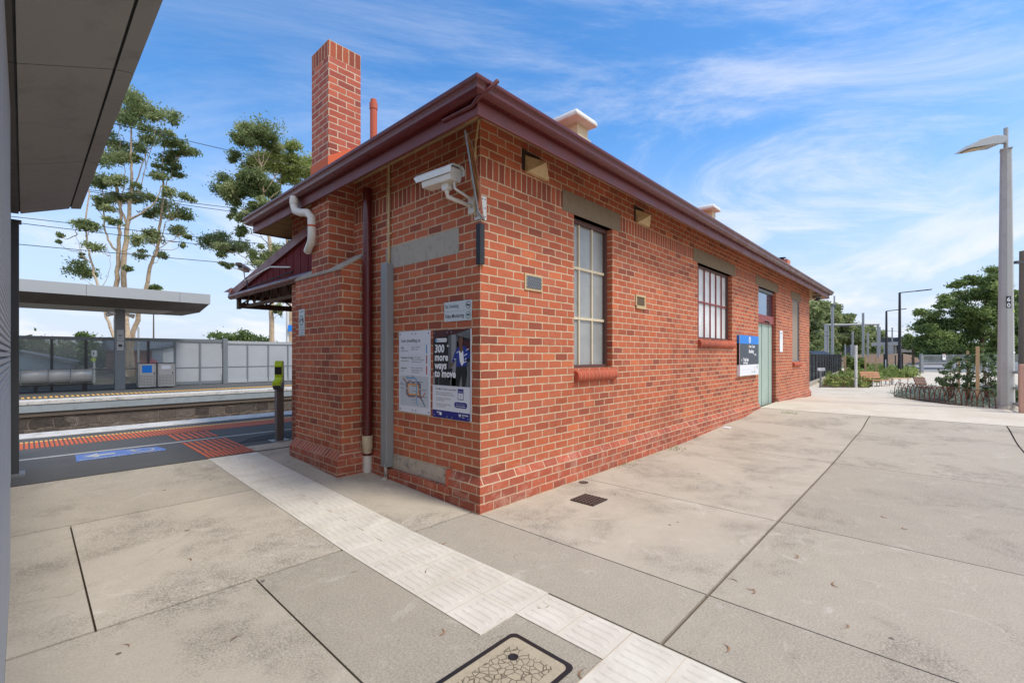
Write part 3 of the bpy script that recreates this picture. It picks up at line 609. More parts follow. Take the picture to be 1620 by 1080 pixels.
# roof
OV = .45; OF = .95; ZF = 3.56; GT = 3.81
xo0, xo1, yo0, yo1 = -OV, BX + OF, -OV, BY + OV
b = MB(); zr = GT + .65 * ((yo1 - yo0) / 2); ym = (yo0 + yo1) / 2; hh = (yo1 - yo0) / 2; e = .03; zt = GT - .03
A, B_, C_, D_ = (xo0 - e, yo0 - e, zt), (xo1 + e, yo0 - e, zt), (xo1 + e, yo1 + e, zt), (xo0 - e, yo1 + e, zt); E_, F_ = (xo0 + hh, ym, zr), (xo1 - hh, ym, zr)
b.add([A, B_, C_, D_, E_, F_], [(0, 1, 5, 4), (1, 2, 5), (2, 3, 4, 5), (3, 0, 4)], 'tile'); RF = b.build('roof', SB)
b = MB(); h = .20
for (p, q, hz_) in (((xo0, yo0), (xo1, yo0), 0), ((xo1, yo0), (xo1, yo1), 0), ((xo1, yo1), (xo0, yo1), 0), ((xo0, yo1), (xo0, yo0), 0)):
    d = Vector((q[0] - p[0], q[1] - p[1], 0)).normalized(); n = Vector((d.y, -d.x, 0)); mid = (Vector((p[0], p[1], ZF + h / 2)) + Vector((q[0], q[1], ZF + h / 2))) / 2
    b.obox(mid - n * .0125, d, n, (0, 0, 1), (Vector(q) - Vector(p)).length / 2 + (.0 if abs(d.x) > .5 else -.0255), .0125, h / 2, 'maroonf')
b.build('fascia', RF, bevel=.003)
# ogee gutter swept round the eaves
prof = [(.002, .115), (.002, .0), (.055, .0), (.082, .012), (.096, .035), (.10, .06), (.108, .08), (.122, .09), (.126, .10), (.126, .122), (.118, .128), (.110, .122)]
b = MB(); zb = GT - .128
def gutter(p, q, d, n, s0, s1):
    vs = []
    for (pt, s) in ((p, s0), (q, s1)):
        for o, z in prof: vs.append((pt[0] + n[0] * o + d[0] * s * o, pt[1] + n[1] * o + d[1] * s * o, zb + z))
    k = len(prof); b.add(vs, [(i, k + i, k + i + 1, i + 1) for i in range(k - 1)], 'maroon', False)
gutter((xo0, yo0), (xo1, yo0), (1, 0), (0, -1), -1, 1); gutter((xo1, yo0), (xo1, yo1), (0, 1), (1, 0), -1, 1); gutter((xo1, yo1), (xo0, yo1), (-1, 0), (0, 1), -1, 1); gutter((xo0, yo1), (xo0, yo0), (0, -1), (-1, 0), -1, 1)
GU = b.build('gutter', RF)
b = MB()      # bent strap at the corner
b.tube([(xo0 - .01, yo0 + .45, ZF + .10), (xo0 - .012, yo0 + .05, ZF + .085), (xo0 - .03, yo0 - .05, ZF + .12), (xo0 + .04, yo0 - .13, ZF + .20), (xo0 + .09, yo0 - .145, ZF + .26)], .02, 'maroon', 6)
b.build('corner_strap', GU)
b = MB(); zw = 3.87
b.add([(xo0 + .025, yo0 + .025, ZF + .015), (xo1 - .025, yo0 + .025, ZF + .015), (xo1 - .025, yo1 - .025, ZF + .015), (xo0 + .025, yo1 - .025, ZF + .015), (0, 0, zw), (BX, 0, zw), (BX, BY, zw), (0, BY, zw)],
      [(0, 1, 5, 4), (1, 2, 6, 5), (2, 3, 7, 6), (3, 0, 4, 7)], 'board')
def boards():
    t = NT('soffit_board'); p = t.pos(); s = t.n('SeparateXYZ'); t.l(p, s.inputs[0]); f = t.math('FRACT', t.math('MULTIPLY', s.outputs[1], 9.0))
    gz = t.ramp(f, .02, .07); c = t.mix(t.noise(p, 5, 4), lin(176, 146, 104), lin(150, 122, 86)); t.l(t.mix(gz, lin(84, 64, 44), c), t.b.inputs['Base Color']); t.b.inputs['Roughness'].default_value = .75; return t.m
M['board'] = boards(); b.build('soffit', RF)
b = MB(); b.tube([(.002 - .02, .02, 3.86), (.002 - .02, BY, 3.86)], .016, 'cream', 6).tube([(.02, -.018, 3.86), (BX, -.018, 3.86)], .016, 'cream', 6); b.build('quad_bead', RF)
# chimney
M['cream2'] = plain('cream_vent', (206, 190, 156), .6, .12, 6)
def chuv(u, v, q, a, m):
    if m == 'soldier': return ((q[2] - 5.41) / .21 * .24, q[1] if a == 0 else q[0])
    return (u, v)
b = MB(); cx0, cx1, cy0, cy1 = -.365, .085, 2.48, 2.98
b.box(cx0, cx1, cy0, cy1, 3.5, 5.41, 'chim').box(cx0, cx1, cy0, cy1, 5.41, 5.62, 'soldier'); CH = b.build('chimney', RF, uvf=chuv)
b = MB(); k = .012
def rz(x): return GT - .03 + .65 * (x - (xo0 - e))
b.prism([(cx0 - k, rz(cx0) - .06), (cx1 + k, rz(cx1) - .06), (cx1 + k, rz(cx1) + .25), (cx0 - k, rz(cx0) + .25)], 1, cy0 - k, cy1 + k, 'flash'); b.build('flashing', CH)
b = MB(); b.tube([(.9, 3.55, 4.5), (.9, 3.55, 5.66)], .058, 'terra', 14).tube([(.9, 3.55, 5.60), (.9, 3.55, 5.70)], .066, 'terra', 14).tube([(.9, 3.55, 5.70), (.9, 3.55, 5.76)], .05, 'terra', 14); b.build('vent_pipe', RF)
for (x, s) in ((3.03, .86), (8.95, .72)):
    yv = 1.0; zv = rz(yv) ; b = MB(); b.box(x - .17 * s, x + .17 * s, yv - .17 * s, yv + .17 * s, zv - .25, 5.0, 'flash'); RV = b.build('roof_vent', RF)
    b = MB(); b.box(x - .21 * s, x + .21 * s, yv - .21 * s, yv + .21 * s, 4.95, 5.0, 'cream2').box(x - .17 * s, x + .17 * s, yv - .17 * s, yv + .17 * s, 5.0, 5.24, 'cream2'); b.build('vent_box', RV, bevel=.006)
    b = MB(); zc = 5.25; r = .34 * s; x -= .08
    b.add([(x + i * r * q, yv + j * r * q, zc + z_) for (q, z_) in ((1, -.06), (1, -.01), (.92, .04), (.62, .075)) for (i, j) in ((-1, -1), (1, -1), (1, 1), (-1, 1))],
          [(r_ * 4 + c, r_ * 4 + (c + 1) % 4, r_ * 4 + 4 + (c + 1) % 4, r_ * 4 + 4 + c) for r_ in range(3) for c in range(4)] + [(12, 13, 14, 15), (3, 2, 1, 0)], 'white', True); b.build('vent_cap', RV, bevel=.02)
b = MB(); b.box(15.0, 15.42, .5, .95, 4.2, 4.86, 'chim'); c2 = b.build('chimney', RF); b = MB(); b.tube([(15.15, .7, 4.86), (15.15, .7, 4.93)], .07, 'black', 10).tube([(15.15, .7, 4.93), (15.15, .7, 4.95)], .13, 'black', 10); b.build('cowl', c2)
# pipes that belong to the building
b = MB(); px, py = -.085, 2.0; b.tube([(px, py, .50), (px, py, 3.64)], .058, 'maroon', 14).tube([(px, py, .18), (px, py, .3)], .058, 'maroon', 14); DP = b.build('downpipe', SB)
b = MB(); b.tube([(px, py, .30), (px, py, .34), (px, py, .35), (px, py, .52)], [.057, .057, .068, .068], 'pvc2', 14); M['pvc2'] = plain('flaking_socket', (206, 190, 160), .7, .15, 12, dirt=(104, 46, 46), dirtf=.9); b.build('socket', DP)
b = MB(); b.tube([(px, py, .03), (px, py, .08), (px, py, .27)], [.066, .06, .06], 'pvc', 14); b.build('pipe_foot', DP)
b = MB(); P = [(-.53, 3.16, 3.70), (-.53, 3.16, 3.58), (-.525, 3.12, 3.50), (-.505, 3.0, 3.455), (-.47, 2.86, 3.43), (-.445, 2.80, 3.36), (-.44, 2.80, 3.14), (-.435, 2.83, 3.05), (-.42, 2.93, 2.995), (-.40, 3.03, 2.96)]
b.tube(P, .052, 'pvc', 14); OP = b.build('overflow_pipe', SB)
b = MB(); b.tube([(-.441, 2.80, 3.235), (-.441, 2.80, 3.26)], .055, 'flash', 14); b.build('pipe_joint', OP); b = MB(); b.tube([(-.53, 3.16, 3.66), (-.53, 3.16, 3.60)], .058, 'pvc', 14); b.build('pipe_joint', OP)
b = MB(); b.tube([(-.025, 1.60, 3.84), (-.025, 1.60, 2.60)], .016, 'beige', 8); b.box(-.03, 0, 1.57, 1.63, 3.0, 3.02, 'beige'); CD = b.build('cable_pipe', SB)
b = MB(); b.box(-.105, 0, 1.53, 1.655, .19, 2.64, 'galvd'); b.build('cable_cover', CD, bevel=.006)
b = MB(); b.tube([(-.088, 1.57, .23), (-.088, 1.57, .07), (-.092, 1.565, .06), (-.13, 1.54, .052)], [.02, .02, .026, .03], 'pvc', 8); b.build('pipe_end', CD)
b = MB(); b.tube([(-.02, -.0, 3.84), (-.03, .035, 3.62), (-.03, .05, 3.30), (-.03, .045, 3.0), (-.03, .04, 2.9)], .012, 'beige', 7); b.build('corner_cable', SB)

# ------------------------------------------------------------------ platform awning (attached to the building)
AW = thing('platform_awning', (2, 6, 2.7), 'maroon boarded awning jutting from the brick station over the near platform', 'awning')
b = MB(); n = 26
def top(y): return 3.40 - (y - 3.6) * .165
for i in range(n):
    y0 = 3.7 + i * (7.45 - 3.7) / n; y1 = 3.7 + (i + 1) * (7.45 - 3.7) / n - .012; xo = -.05 - .004 * (i % 2)
    b.add([(xo, y0, 2.80), (xo, y1, 2.80), (xo, y1, top(y1)), (xo, y0, top(y0)), (xo + .03, y0, 2.80), (xo + .03, y1, 2.80), (xo + .03, y1, top(y1)), (xo + .03, y0, top(y0))], [(0, 3, 2, 1), (4, 5, 6, 7), (0, 1, 5, 4), (1, 2, 6, 5), (2, 3, 7, 6), (3, 0, 4, 7)], 'awm')
M['awm'] = plain('matt_maroon_board', (104, 38, 42), .8, .2, 3, spec=.2)
b.build('end_panel', AW)
b = MB(); b.obox((-.06, 5.6, top(5.6) + .05), (1, 0, 0), Vector((0, 1, -.165)).normalized(), Vector((0, .165, 1)).normalized(), .05, 1.98, .075, 'maroonf'); b.build('barge_flashing', AW, bevel=.004)
b = MB(); b.tube([(-.07, 3.6, 2.76), (-.07, 7.62, 2.76)], .062, 'maroon', 12); b.build('end_gutter', AW)
b = MB(); b.prism([(7.48, 2.72), (7.66, 2.72), (7.70, 2.84), (7.48, 2.86)], 0, -.10, 15.5, 'maroon'); b.add([(-.16, 7.42, 2.83), (-.02, 7.42, 2.83), (-.02, 7.80, 2.87), (-.16, 7.80, 2.87), (-.12, 7.45, 2.93), (-.02, 7.45, 2.93), (-.02, 7.70, 2.90), (-.12, 7.70, 2.90)], [(0, 3, 2, 1), (4, 5, 6, 7), (0, 1, 5, 4), (1, 2, 6, 5), (2, 3, 7, 6), (3, 0, 4, 7)], 'maroonf'); b.build('front_gutter', AW)
b = MB(); b.add([(0, 3.6, 3.40), (15.5, 3.6, 3.40), (15.5, 7.55, 2.83), (0, 7.55, 2.83), (0, 3.6, 3.35), (15.5, 3.6, 3.35), (15.5, 7.55, 2.78), (0, 7.55, 2.78)], [(0, 1, 2, 3), (7, 6, 5, 4), (0, 3, 7, 4)], 'awu'); M['awu'] = plain('dark_timber', (92, 72, 56), .8, .2, 3); b.build('awning_roof', AW)
b = MB(); b.box(.02, 15.4, 7.40, 7.48, 2.52, 2.63, 'awu').box(.02, 15.4, 7.42, 7.48, 2.80, 2.85, 'awu').box(.0, .06, 7.38, 7.50, 2.5, 2.84, 'awu')
for i in range(28): x = .1 + i * .5; b.tube([(x, 7.45, 2.62), (x + .25, 7.45, 2.81), (x + .5, 7.45, 2.62)], .018, 'awu', 5)
for x in (.15, 3.5, 7, 10.5): 
    b.box(x, x + .05, 4.6, 7.42, 2.54, 2.60, 'awu')
    for k in range(6): b.tube([(x + .02, 4.7 + k * .45, 2.6), (x + .02, 4.92 + k * .45, 3.2 - .07 * k), (x + .02, 5.15 + k * .45, 2.6)], .02, 'awu', 5)
b.build('truss', AW)

# ------------------------------------------------------------------ things on the brick walls
class Board:                                         # flat sign: origin top left, u to the reader's right, v down
    def __init__(s, o, xd, nrm, w, h, th, mat, parent):
        s.o = Vector(o); s.x = Vector(xd); s.n = Vector(nrm); s.u = Vector((0, 0, 1)); s.w = w; s.h = h; s.th = th; s.par = parent; s.g = MB()
        b = MB(); b.obox(s.o + s.x * w / 2 - s.u * h / 2 + s.n * th / 2, s.x, s.n, s.u, w / 2, th / 2, h / 2, mat); s.p = b.build('panel', parent, bevel=.0015)
    def P(s, u, v, l=1): return s.o + s.x * u - s.u * v + s.n * (s.th + .0006 * l)
    def poly(s, pts, mat, l=1):
        q = [s.P(u, v, l) for u, v in pts]; nn = (q[1] - q[0]).cross(q[2] - q[0])
        if nn.dot(s.n) < 0: q = q[::-1]
        s.g.poly(q, mat); return s
    def rect(s, u0, v0, u1, v1, mat, l=1): return s.poly([(u0, v0), (u1, v0), (u1, v1), (u0, v1)], mat, l)
    def disc(s, u, v, r, mat, l=1, n=18, ry=None): return s.poly([(u + r * math.cos(2 * math.pi * k / n), v + (ry or r) * math.sin(2 * math.pi * k / n)) for k in range(n)], mat, l)
    def pill(s, u0, v0, u1, v1, mat, l=1):
        r = (v1 - v0) / 2; c = (v0 + v1) / 2
        return s.poly([(u0 + r + r * math.cos(a), c + r * math.sin(a)) for a in [math.pi / 2 + math.pi * k / 8 for k in range(9)]] + [(u1 - r + r * math.cos(a), c + r * math.sin(a)) for a in [-math.pi / 2 + math.pi * k / 8 for k in range(9)]], mat, l)
    def line(s, pts, wd, mat, l=1):
        for i_, (a, c) in enumerate(zip(pts, pts[1:])):
            d = Vector((c[0] - a[0], c[1] - a[1])).normalized(); n = Vector((-d.y, d.x)) * wd / 2; e = d * wd * .3
            s.poly([(a[0] - e.x + n.x, a[1] - e.y + n.y), (c[0] + e.x + n.x, c[1] + e.y + n.y), (c[0] + e.x - n.x, c[1] + e.y - n.y), (a[0] - e.x - n.x, a[1] - e.y - n.y)], mat, l + (i_ % 3) * .12)
        return s
    def ring(s, u, v, r, wd, mat, l=1, n=20):
        for k in range(n):
            a, c = 2 * math.pi * k / n, 2 * math.pi * (k + 1) / n
            s.poly([(u + q * math.cos(t), v + q * math.sin(t)) for t, q in ((a, r), (c, r), (c, r - wd), (a, r - wd))], mat, l)
        return s
    def text(s, t, size, u, v, mat, l=2, **k): text(s.g, t, size, s.P(u, v, l), s.x, s.u, mat, **k); return s
    def done(s, name='print'): return s.g.build(name, s.par)
for nm, c, r in (('ink', (52, 54, 60), .6), ('navy', (16, 22, 120), .45), ('paper', (214, 216, 224), .45), ('grid', (186, 192, 200), .45), ('pblack', (26, 27, 32), .4), ('pgrey', (138, 140, 142), .4), ('pgrey2', (92, 93, 96), .4), ('pred', (70, 26, 28), .4), ('skin', (106, 72, 56), .5), ('shirt', (24, 52, 140), .5), ('trous', (24, 26, 32), .5),
     ('lblue', (92, 150, 200), .5), ('mag', (158, 92, 108), .5), ('red2', (190, 60, 60), .5), ('teal', (96, 116, 124), .5), ('teal3', (112, 132, 136), .5), ('yel', (222, 172, 98), .5), ('lgrn', (100, 150, 110), .5), ('purp', (120, 90, 130), .5), ('slate', (66, 74, 84), .45), ('slate2', (84, 92, 102), .45), ('skyb', (0, 128, 222), .4), ('offw', (232, 233, 236), .45), ('mgrey', (150, 154, 160), .5), ('sgn', (196, 204, 206), .4), ('teal2', (40, 84, 72), .5)):
    M[nm] = flat(nm, c, r)
XD = (0, -1, 0); NL = (-1, 0, 0)
# journey planner map
T = thing('map_poster', (0, 1.09, 1.35), 'white rail map poster headed I am travelling to, beside the grey cable cover', 'poster', 'posters on the short brick wall')
B = Board((-.004, 1.40, 1.81), XD, NL, .61, .935, .008, 'paper', T)
for u, v in ((.03, .03), (.27, .03), (.34, .03), (.58, .03), (.03, .905), (.27, .905), (.34, .905), (.58, .905)): B.disc(u, v, .009, 'pblack', 2, 10)
B.text('I am travelling to', .056, .045, .125, 'ink', bold=.0006)
B.rect(.04, .157, .56, .159, 'grid')
for v, a, c, ls, cm in ((.20, 'City', 'via Metro Tunnel', ('Get on a train from', 'Platform 1 here'), 'lblue'), (.315, 'Southern Cross', 'and Flinders Street', ('Get on and change at', 'Footscray for the City Loop', 'and then another train'), 'mag'), (.435, 'Airport', 'by bus', ('Get on a train to the City', 'change at Southern Cross', 'for the airport bus'), 'red2')):
    B.text(a, .036, .045, v, 'ink', bold=.0004); B.text(c, .021, .045, v + .032, 'ink')
    for i, t_ in enumerate(ls): B.text(t_, .021, .255, v + .026 * i - .01, 'ink')
    B.rect(.535, v - .04, .555, v + .055, cm); B.rect(.04, v + .072, .56, v + .0735, 'grid')
B.rect(.03, .515, .58, .86, 'grid')
def sc2(q): return [(.06 + x * .46, .53 + y * .31) for x, y in q]
B.line(sc2([(.2, .02), (.55, .02), (.62, .05), (.65, .12), (.65, .9), (.70, 1.0)]), .012, 'lblue', 5)
for k, (cm, o) in enumerate((('mag', 0), ('teal', .020), ('teal', .040), ('teal3', .058), ('red2', .076), ('yel', .094))):
    q = [(.22 + o, .25 + o), (.30, .17 + o), (.72 - o, .17 + o), (.78 - o, .24 + o), (.78 - o, .66 - o), (.32, .66 - o) if k > 3 else (.78 - o, .66 - o)]
    B.line(sc2([(.20 + o, .25 + o * .6), (.27 + o * .4, .17 + o), (.74 - o * .4, .17 + o), (.81 - o, .25 + o), (.81 - o, .72 - o), (.86 - o, .70 - o), (.30 + o * .4, .72 - o), (.20 + o, .62 - o * .6), (.20 + o, .25 + o * .6)]), .013, cm, 2 + k * .45)
B.line(sc2([(.08, .0), (.18, .12), (.21, .26)]), .012, 'yel', 3).line(sc2([(.06, .07), (.17, .15), (.205, .30)]), .012, 'purp', 3).line(sc2([(.80, .72), (.92, .66), (1.0, .52)]), .010, 'red2', 3).line(sc2([(.80, .72), (.90, .84), (.98, 1.0)]), .018, 'teal', 3)
for x, y, t_ in ((.22, -.02, 'City'), (.42, -.02, 'Parkville'), (-.06, .24, 'North'), (-.06, .29, 'Melbourne'), (-.04, .44, 'Southern'), (.3, .13, 'Flagstaff'), (.68, .17, 'Melb Central'), (.44, .33, 'State Library'), (.46, .52, 'Town Hall'), (.86, .44, 'Parliament'), (.9, .70, 'Richmond'), (.44, .84, 'Flinders St'), (.5, .95, 'Anzac')):
    B.text(t_, .019, .06 + x * .46, .53 + y * .31, 'ink', l=7)
for x, y in ((.24, .42), (.63, .2), (.8, .42), (.63, .7), (.4, .2)): B.line(sc2([(x - .06, y), (x + .04, y)]), .007, 'paper', 6)
B.done()
# 300 more ways to move
T = thing('advertising_poster', (0, .43, 1.3), 'dark poster reading 300 more ways to move, man in blue jacket above a navy strip', 'poster', 'posters on the short brick wall')
B = Board((-.004, .735, 1.80), XD, NL, .615, .93, .010, 'paper', T); W_ = .605
B.rect(0, 0, W_, .585, 'pblack', 1).rect(.26, .05, .42, .585, 'pgrey2', 2).rect(.31, .05, .385, .585, 'pgrey', 3).poly([(.06, 0), (.605, 0), (.605, .09), (.30, .055), (.0, .09), (.0, .05)], 'pred', 2).poly([(.36, .05), (.605, -.0), (.605, .10)], 'pgrey2', 3)
for k in range(4): B.line([(.40, .058), (.605, .02 + .025 * k)], .003, 'pgrey', 4)
B.rect(.40, .12, .605, .22, 'pred', 2).rect(.0, .45, .03, .585, 'pgrey', 3).rect(.10, .38, .105, .585, 'pgrey', 3).rect(.42, .33, .605, .585, 'pgrey2', 2).rect(.30, .48, .47, .585, 'pgrey', 3).rect(.565, .38, .575, .585, 'pgrey', 4).poly([(.12, .43), (.33, .40), (.32, .50), (.28, .53), (.22, .49), (.13, .52)], 'pblack', 4).rect(.25, .5, .29, .585, 'pblack', 4)
# the man in the poster photograph
B.poly([(.395, .37), (.545, .36), (.565, .45), (.525, .585), (.485, .585), (.48, .46), (.455, .52), (.44, .585), (.39, .585), (.375, .47)], 'trous', 6)
B.poly([(.44, .175), (.515, .165), (.565, .20), (.615 - .012, .245), (.60, .30), (.56, .29), (.555, .37), (.395, .385), (.40, .28), (.355, .345), (.325, .325), (.37, .235), (.40, .195)], 'shirt', 7)
B.poly([(.435, .22), (.50, .22), (.515, .34), (.48, .375), (.45, .33)], 'offw', 8).poly([(.33, .325), (.355, .345), (.315, .385), (.30, .40), (.295, .385)], 'skin', 7.4).poly([(.445, .15), (.49, .15), (.505, .20), (.47, .245), (.435, .205)], 'skin', 8.4)
B.disc(.468, .12, .034, 'skin', 9, 18, .046)
for a in ((.40, .24, .43, .225), (.515, .27, .56, .25), (.53, .31, .55, .295), (.55, .215, .585, .20), (.36, .30, .385, .31), (.52, .34, .55, .325)): B.line([a[:2], a[2:]], .008, 'offw', 9)
B.pill(.045, .085, .245, .125, 'offw', 10).disc(.062, .105, .018, 'lblue', 11, 12).text('Bigger train network', .020, .085, .111, 'ink', l=11)
for i, (t_, s_) in enumerate((('300', .118), ('more', .112), ('ways', .112), ('to move', .112))): B.text(t_, s_, .035, .235 + i * .087, 'offw', l=12, bold=.004, shear=.10, sx=.92)
B.text('+', .055, .245, .185, 'offw', l=12, bold=.002)
B.rect(0, .585, W_, .85, 'paper', 12).text('The Metro Tunnel is now open', .027, .05, .632, 'ink', l=13, bold=.0004)
for i, t_ in enumerate(('More trains, more often for the', 'whole of metropolitan train network', '', 'On weekdays and weekends,', 'across the state', '', 'Find out how it could change', 'your journey today')): 
    if t_: B.text(t_, .021, .06, .668 + i * .0205, 'ink', l=13)
B.rect(.42, .61, .51, .72, 'navy', 13).rect(.427, .652, .503, .713, 'paper', 14).text('February', .018, .465, .641, 'offw', l=14, align='CENTER').text('1', .055, .465, .70, 'ink', l=15, align='CENTER')
B.pill(.365, .745, .565, .805, 'navy', 13).text('Plan your journey at', .017, .465, .77, 'offw', l=14, align='CENTER').text('the journey planner', .019, .465, .792, 'offw', l=14, align='CENTER', bold=.0003)
B.rect(0, .85, W_, .93, 'navy', 13).disc(.14, .885, .018, 'offw', 14, 14).text('T', .045, .10, .898, 'offw', l=14, bold=.001).poly([(.07, .868), (.10, .868), (.085, .886)], 'offw', 14).poly([(.43, .868), (.475, .868), (.452, .90)], 'offw', 14).poly([(.445, .873), (.46, .873), (.452, .888)], 'navy', 15).text('VICTORIA', .022, .485, .882, 'offw', l=14, bold=.0006).text('State', .02, .485, .902, 'offw', l=14)
for u, v in ((.03, .025), (.25, .025), (.32, .025), (.58, .025), (.03, .905), (.25, .91), (.33, .91), (.58, .905)): B.disc(u, v, .008, 'mgrey', 16, 10)
B.done()
T = thing('no_smoking_sign', (0, .33, 1.9), 'small pale grey sign with No Smoking above Video Monitoring on the short wall', 'sign')
B = Board((-.003, .552, 2.092), XD, NL, .432, .205, .006, 'sgn', T)
B.rect(0, .1, .432, .103, 'mgrey').text('No Smoking', .057, .018, .066, 'ink', sx=.76).text('Video Monitoring', .057, .018, .168, 'ink', bold=.0006, sx=.74)
B.ring(.385, .05, .036, .005, 'ink', 2).rect(.36, .044, .41, .056, 'ink', 3).line([(.362, .025), (.408, .076)], .005, 'ink', 3).ring(.385, .152, .036, .005, 'teal2', 2).rect(.366, .140, .398, .158, 'teal2', 3).poly([(.398, .148), (.41, .138), (.41, .162)], 'teal2', 3); B.done()
T = thing('notice_sign', (-.385, 3.3, 2.0), 'narrow pale notice with a camera roundel on the chimney breast', 'sign')
q = onx(473, 490, -.389); q2 = onx(482, 531, -.389)
B = Board((-.388, q.y, q.z), XD, NL, q.y - q2.y, q.z - q2.z, .005, 'sgn', T); w_, h_ = q.y - q2.y, q.z - q2.z
B.text('NOTICE', .03, w_ / 2, .045, 'ink', align='CENTER').ring(w_ / 2, h_ * .42, w_ * .36, .012, 'pblack', 2).poly([(w_ * .42, h_ * .36), (w_ * .75, h_ * .34), (w_ * .8, h_ * .46), (w_ * .66, h_ * .5), (w_ * .6, h_ * .40), (w_ * .42, h_ * .42)], 'pblack', 3).rect(w_ * .26, h_ * .38, w_ * .36, h_ * .48, 'ink', 3)
for i, t_ in enumerate(('This area is', 'monitored for', 'your safety', 'at all times')): B.text(t_, .026, w_ / 2, h_ * .70 + i * .035, 'ink', align='CENTER')
B.done()
T = thing('direction_sign', (8.6, 0, 1.5), 'blue, charcoal and white direction sign between barred window and green door', 'sign')
B = Board((7.86, -.05, 1.985), (1, 0, 0), (0, -1, 0), 1.46, .925, .014, 'offw', T)
b = MB(); b.box(7.86, 9.32, -.05, 0, 1.80, 1.985, 'blue').box(7.86, 9.32, -.05, 0, 1.31, 1.80, 'pblack').box(7.86, 9.32, -.05, 0, 1.06, 1.31, 'offw'); b.build('sign_box', T)
B.rect(0, 0, 1.46, .19, 'skyb').rect(0, .19, 1.46, .675, 'slate').rect(0, .30, 1.46, .306, 'slate2', 2).rect(0, .49, 1.46, .496, 'slate2', 2).rect(0, .79, 1.46, .794, 'grid')
B.disc(.73, .095, .075, 'offw', 3).rect(.705, .06, .755, .14, 'skyb', 4).rect(.64, .23, .70, .275, 'yel', 3).text('Bus / Coach', .085, .72, .275, 'offw', l=3, bold=.003).text('Booking', .115, .66, .40, 'offw', l=3, bold=.005).text('office', .07, 1.1, .46, 'offw', l=3, bold=.002)
B.text('<', .1, .10, .60, 'offw', l=3, bold=.003).text('Train Bus', .10, .24, .59, 'offw', l=3, bold=.005).text('interchange', .07, .24, .65, 'offw', l=3, bold=.003).text('Exit', .055, 1.08, .76, 'mgrey', l=3).rect(1.30, .70, 1.34, .775, 'ink', 3).text('Toilets', .055, .85, .87, 'mgrey', l=3).rect(1.08, .815, 1.11, .885, 'ink', 3).text('Lift', .05, 1.2, .865, 'mgrey', l=3); B.done()
T = thing('wall_notice', (11.8, 0, 1.9), 'narrow blank white notice on the brick pier right of the green door', 'sign')
B = Board((11.66, -.002, 2.23), (1, 0, 0), (0, -1, 0), .34, .61, .008, 'offw', T); B.rect(.04, .05, .30, .10, 'grid').rect(.04, .14, .28, .15, 'grid').rect(.04, .19, .29, .2, 'grid').rect(.04, .24, .25, .25, 'grid'); B.done()
# CCTV housing
def cctv(loc, yaw, label, k_=1.):
    T = thing('security_camera', loc, label, 'camera'); cy, sy = math.cos(yaw), math.sin(yaw)
    L_, Vv = Vector((cy, sy, .055)).normalized(), Vector((-sy, cy, 0)); U = L_.cross(Vv)
    c = Vector(loc)
    def pt(a, h, v): return c + (L_ * a + Vv * h + U * v) * k_
    b = MB(); pr = [(-.062, -.06), (.062, -.06), (.07, -.02), (.07, .045), (.05, .062), (-.05, .062), (-.07, .045), (-.07, -.02)]
    vs = [pt(a, h, v) for a in (-.21, .24) for h, v in pr]; n = len(pr); b.add(vs, [(i, (i + 1) % n, n + (i + 1) % n, n + i) for i in range(n)] + [tuple(range(n))[::-1], tuple(range(n, 2 * n))], 'pvc'); b.build('housing', T, bevel=.004)
    b = MB(); pr = [(-.085, .0), (-.085, .055), (-.055, .085), (.055, .085), (.085, .055), (.085, .0), (.081, .0), (.081, .053), (.053, .081), (-.053, .081), (-.081, .053), (-.081, 0)]
    vs = [pt(a + (.0 if v < .03 else .05 * (a > 0)), h, v) for a in (-.24, .31) for h, v in pr]; n = len(pr); b.add(vs, [(i, (i + 1) % n, n + (i + 1) % n, n + i) for i in range(n)], 'white'); b.build('sun_shield', T)
    b = MB(); b.add([pt(.2415, h, v) for h, v in ((-.05, -.045), (.05, -.045), (.055, .04), (-.055, .04))], [(0, 1, 2, 3)], 'pblack'); b.build('window', T)
    return T, pt
T, pt = cctv((-.26, .27, 3.26), math.pi / 2, 'white box security camera on a bracket high on the short brick wall')
b = MB(); q = pt(-.08, 0, -.06); b.obox(q + Vector((0, 0, -.03)), (0, 1, 0), (1, 0, 0), (0, 0, 1), .045, .03, .035, 'pvc'); b.tube([q + Vector((0, 0, -.06)), q + Vector((0, -.01, -.13)), Vector((-.02, .12, 3.02))], [.028, .022, .018], 'pvc', 8); b.box(-.012, 0, .07, .17, 2.95, 3.10, 'pvc'); b.build('bracket', T)
b = MB(); b.tube([pt(-.19, 0, -.06), pt(-.2, 0, -.13), Vector((-.2, .04, 3.08)), Vector((-.1, .0 + .03, 3.05)), Vector((-.01, .03, 3.06))], .013, 'pvc', 7); b.build('cable', T)
T, pt = cctv(tuple(onx(386, 425, -.45)), math.radians(232), 'small security camera on a swan neck above the maroon awning', .62)
q = onx(386, 430, -.45); b = MB(); b.tube([q, q + Vector((0, -.05, -.16)), Vector((-.2, q.y - .5, 3.03)), Vector((-.06, q.y - 1.0, 2.98))], .014, 'white', 6); b.tube([q + Vector((.02, -.05, -.1)), q + Vector((0, -.2, -.30)), Vector((-.15, q.y - .8, 2.84)), Vector((-.06, q.y - 1.1, 2.90))], .011, 'cable', 6); b.build('bracket', T)
T = thing('dome_camera', (16.25, -.12, 3.75), 'small dome camera under the far eave corner of the brick building', 'camera')
q = Vector((15.93, -.06, 3.66)); b = MB(); b.tube([Vector((15.84, .0, 3.55)), Vector((15.95, -.08, 3.50)), q + Vector((.25, -.08, -.10))], .03, 'beige', 8); b.build('bracket', T)
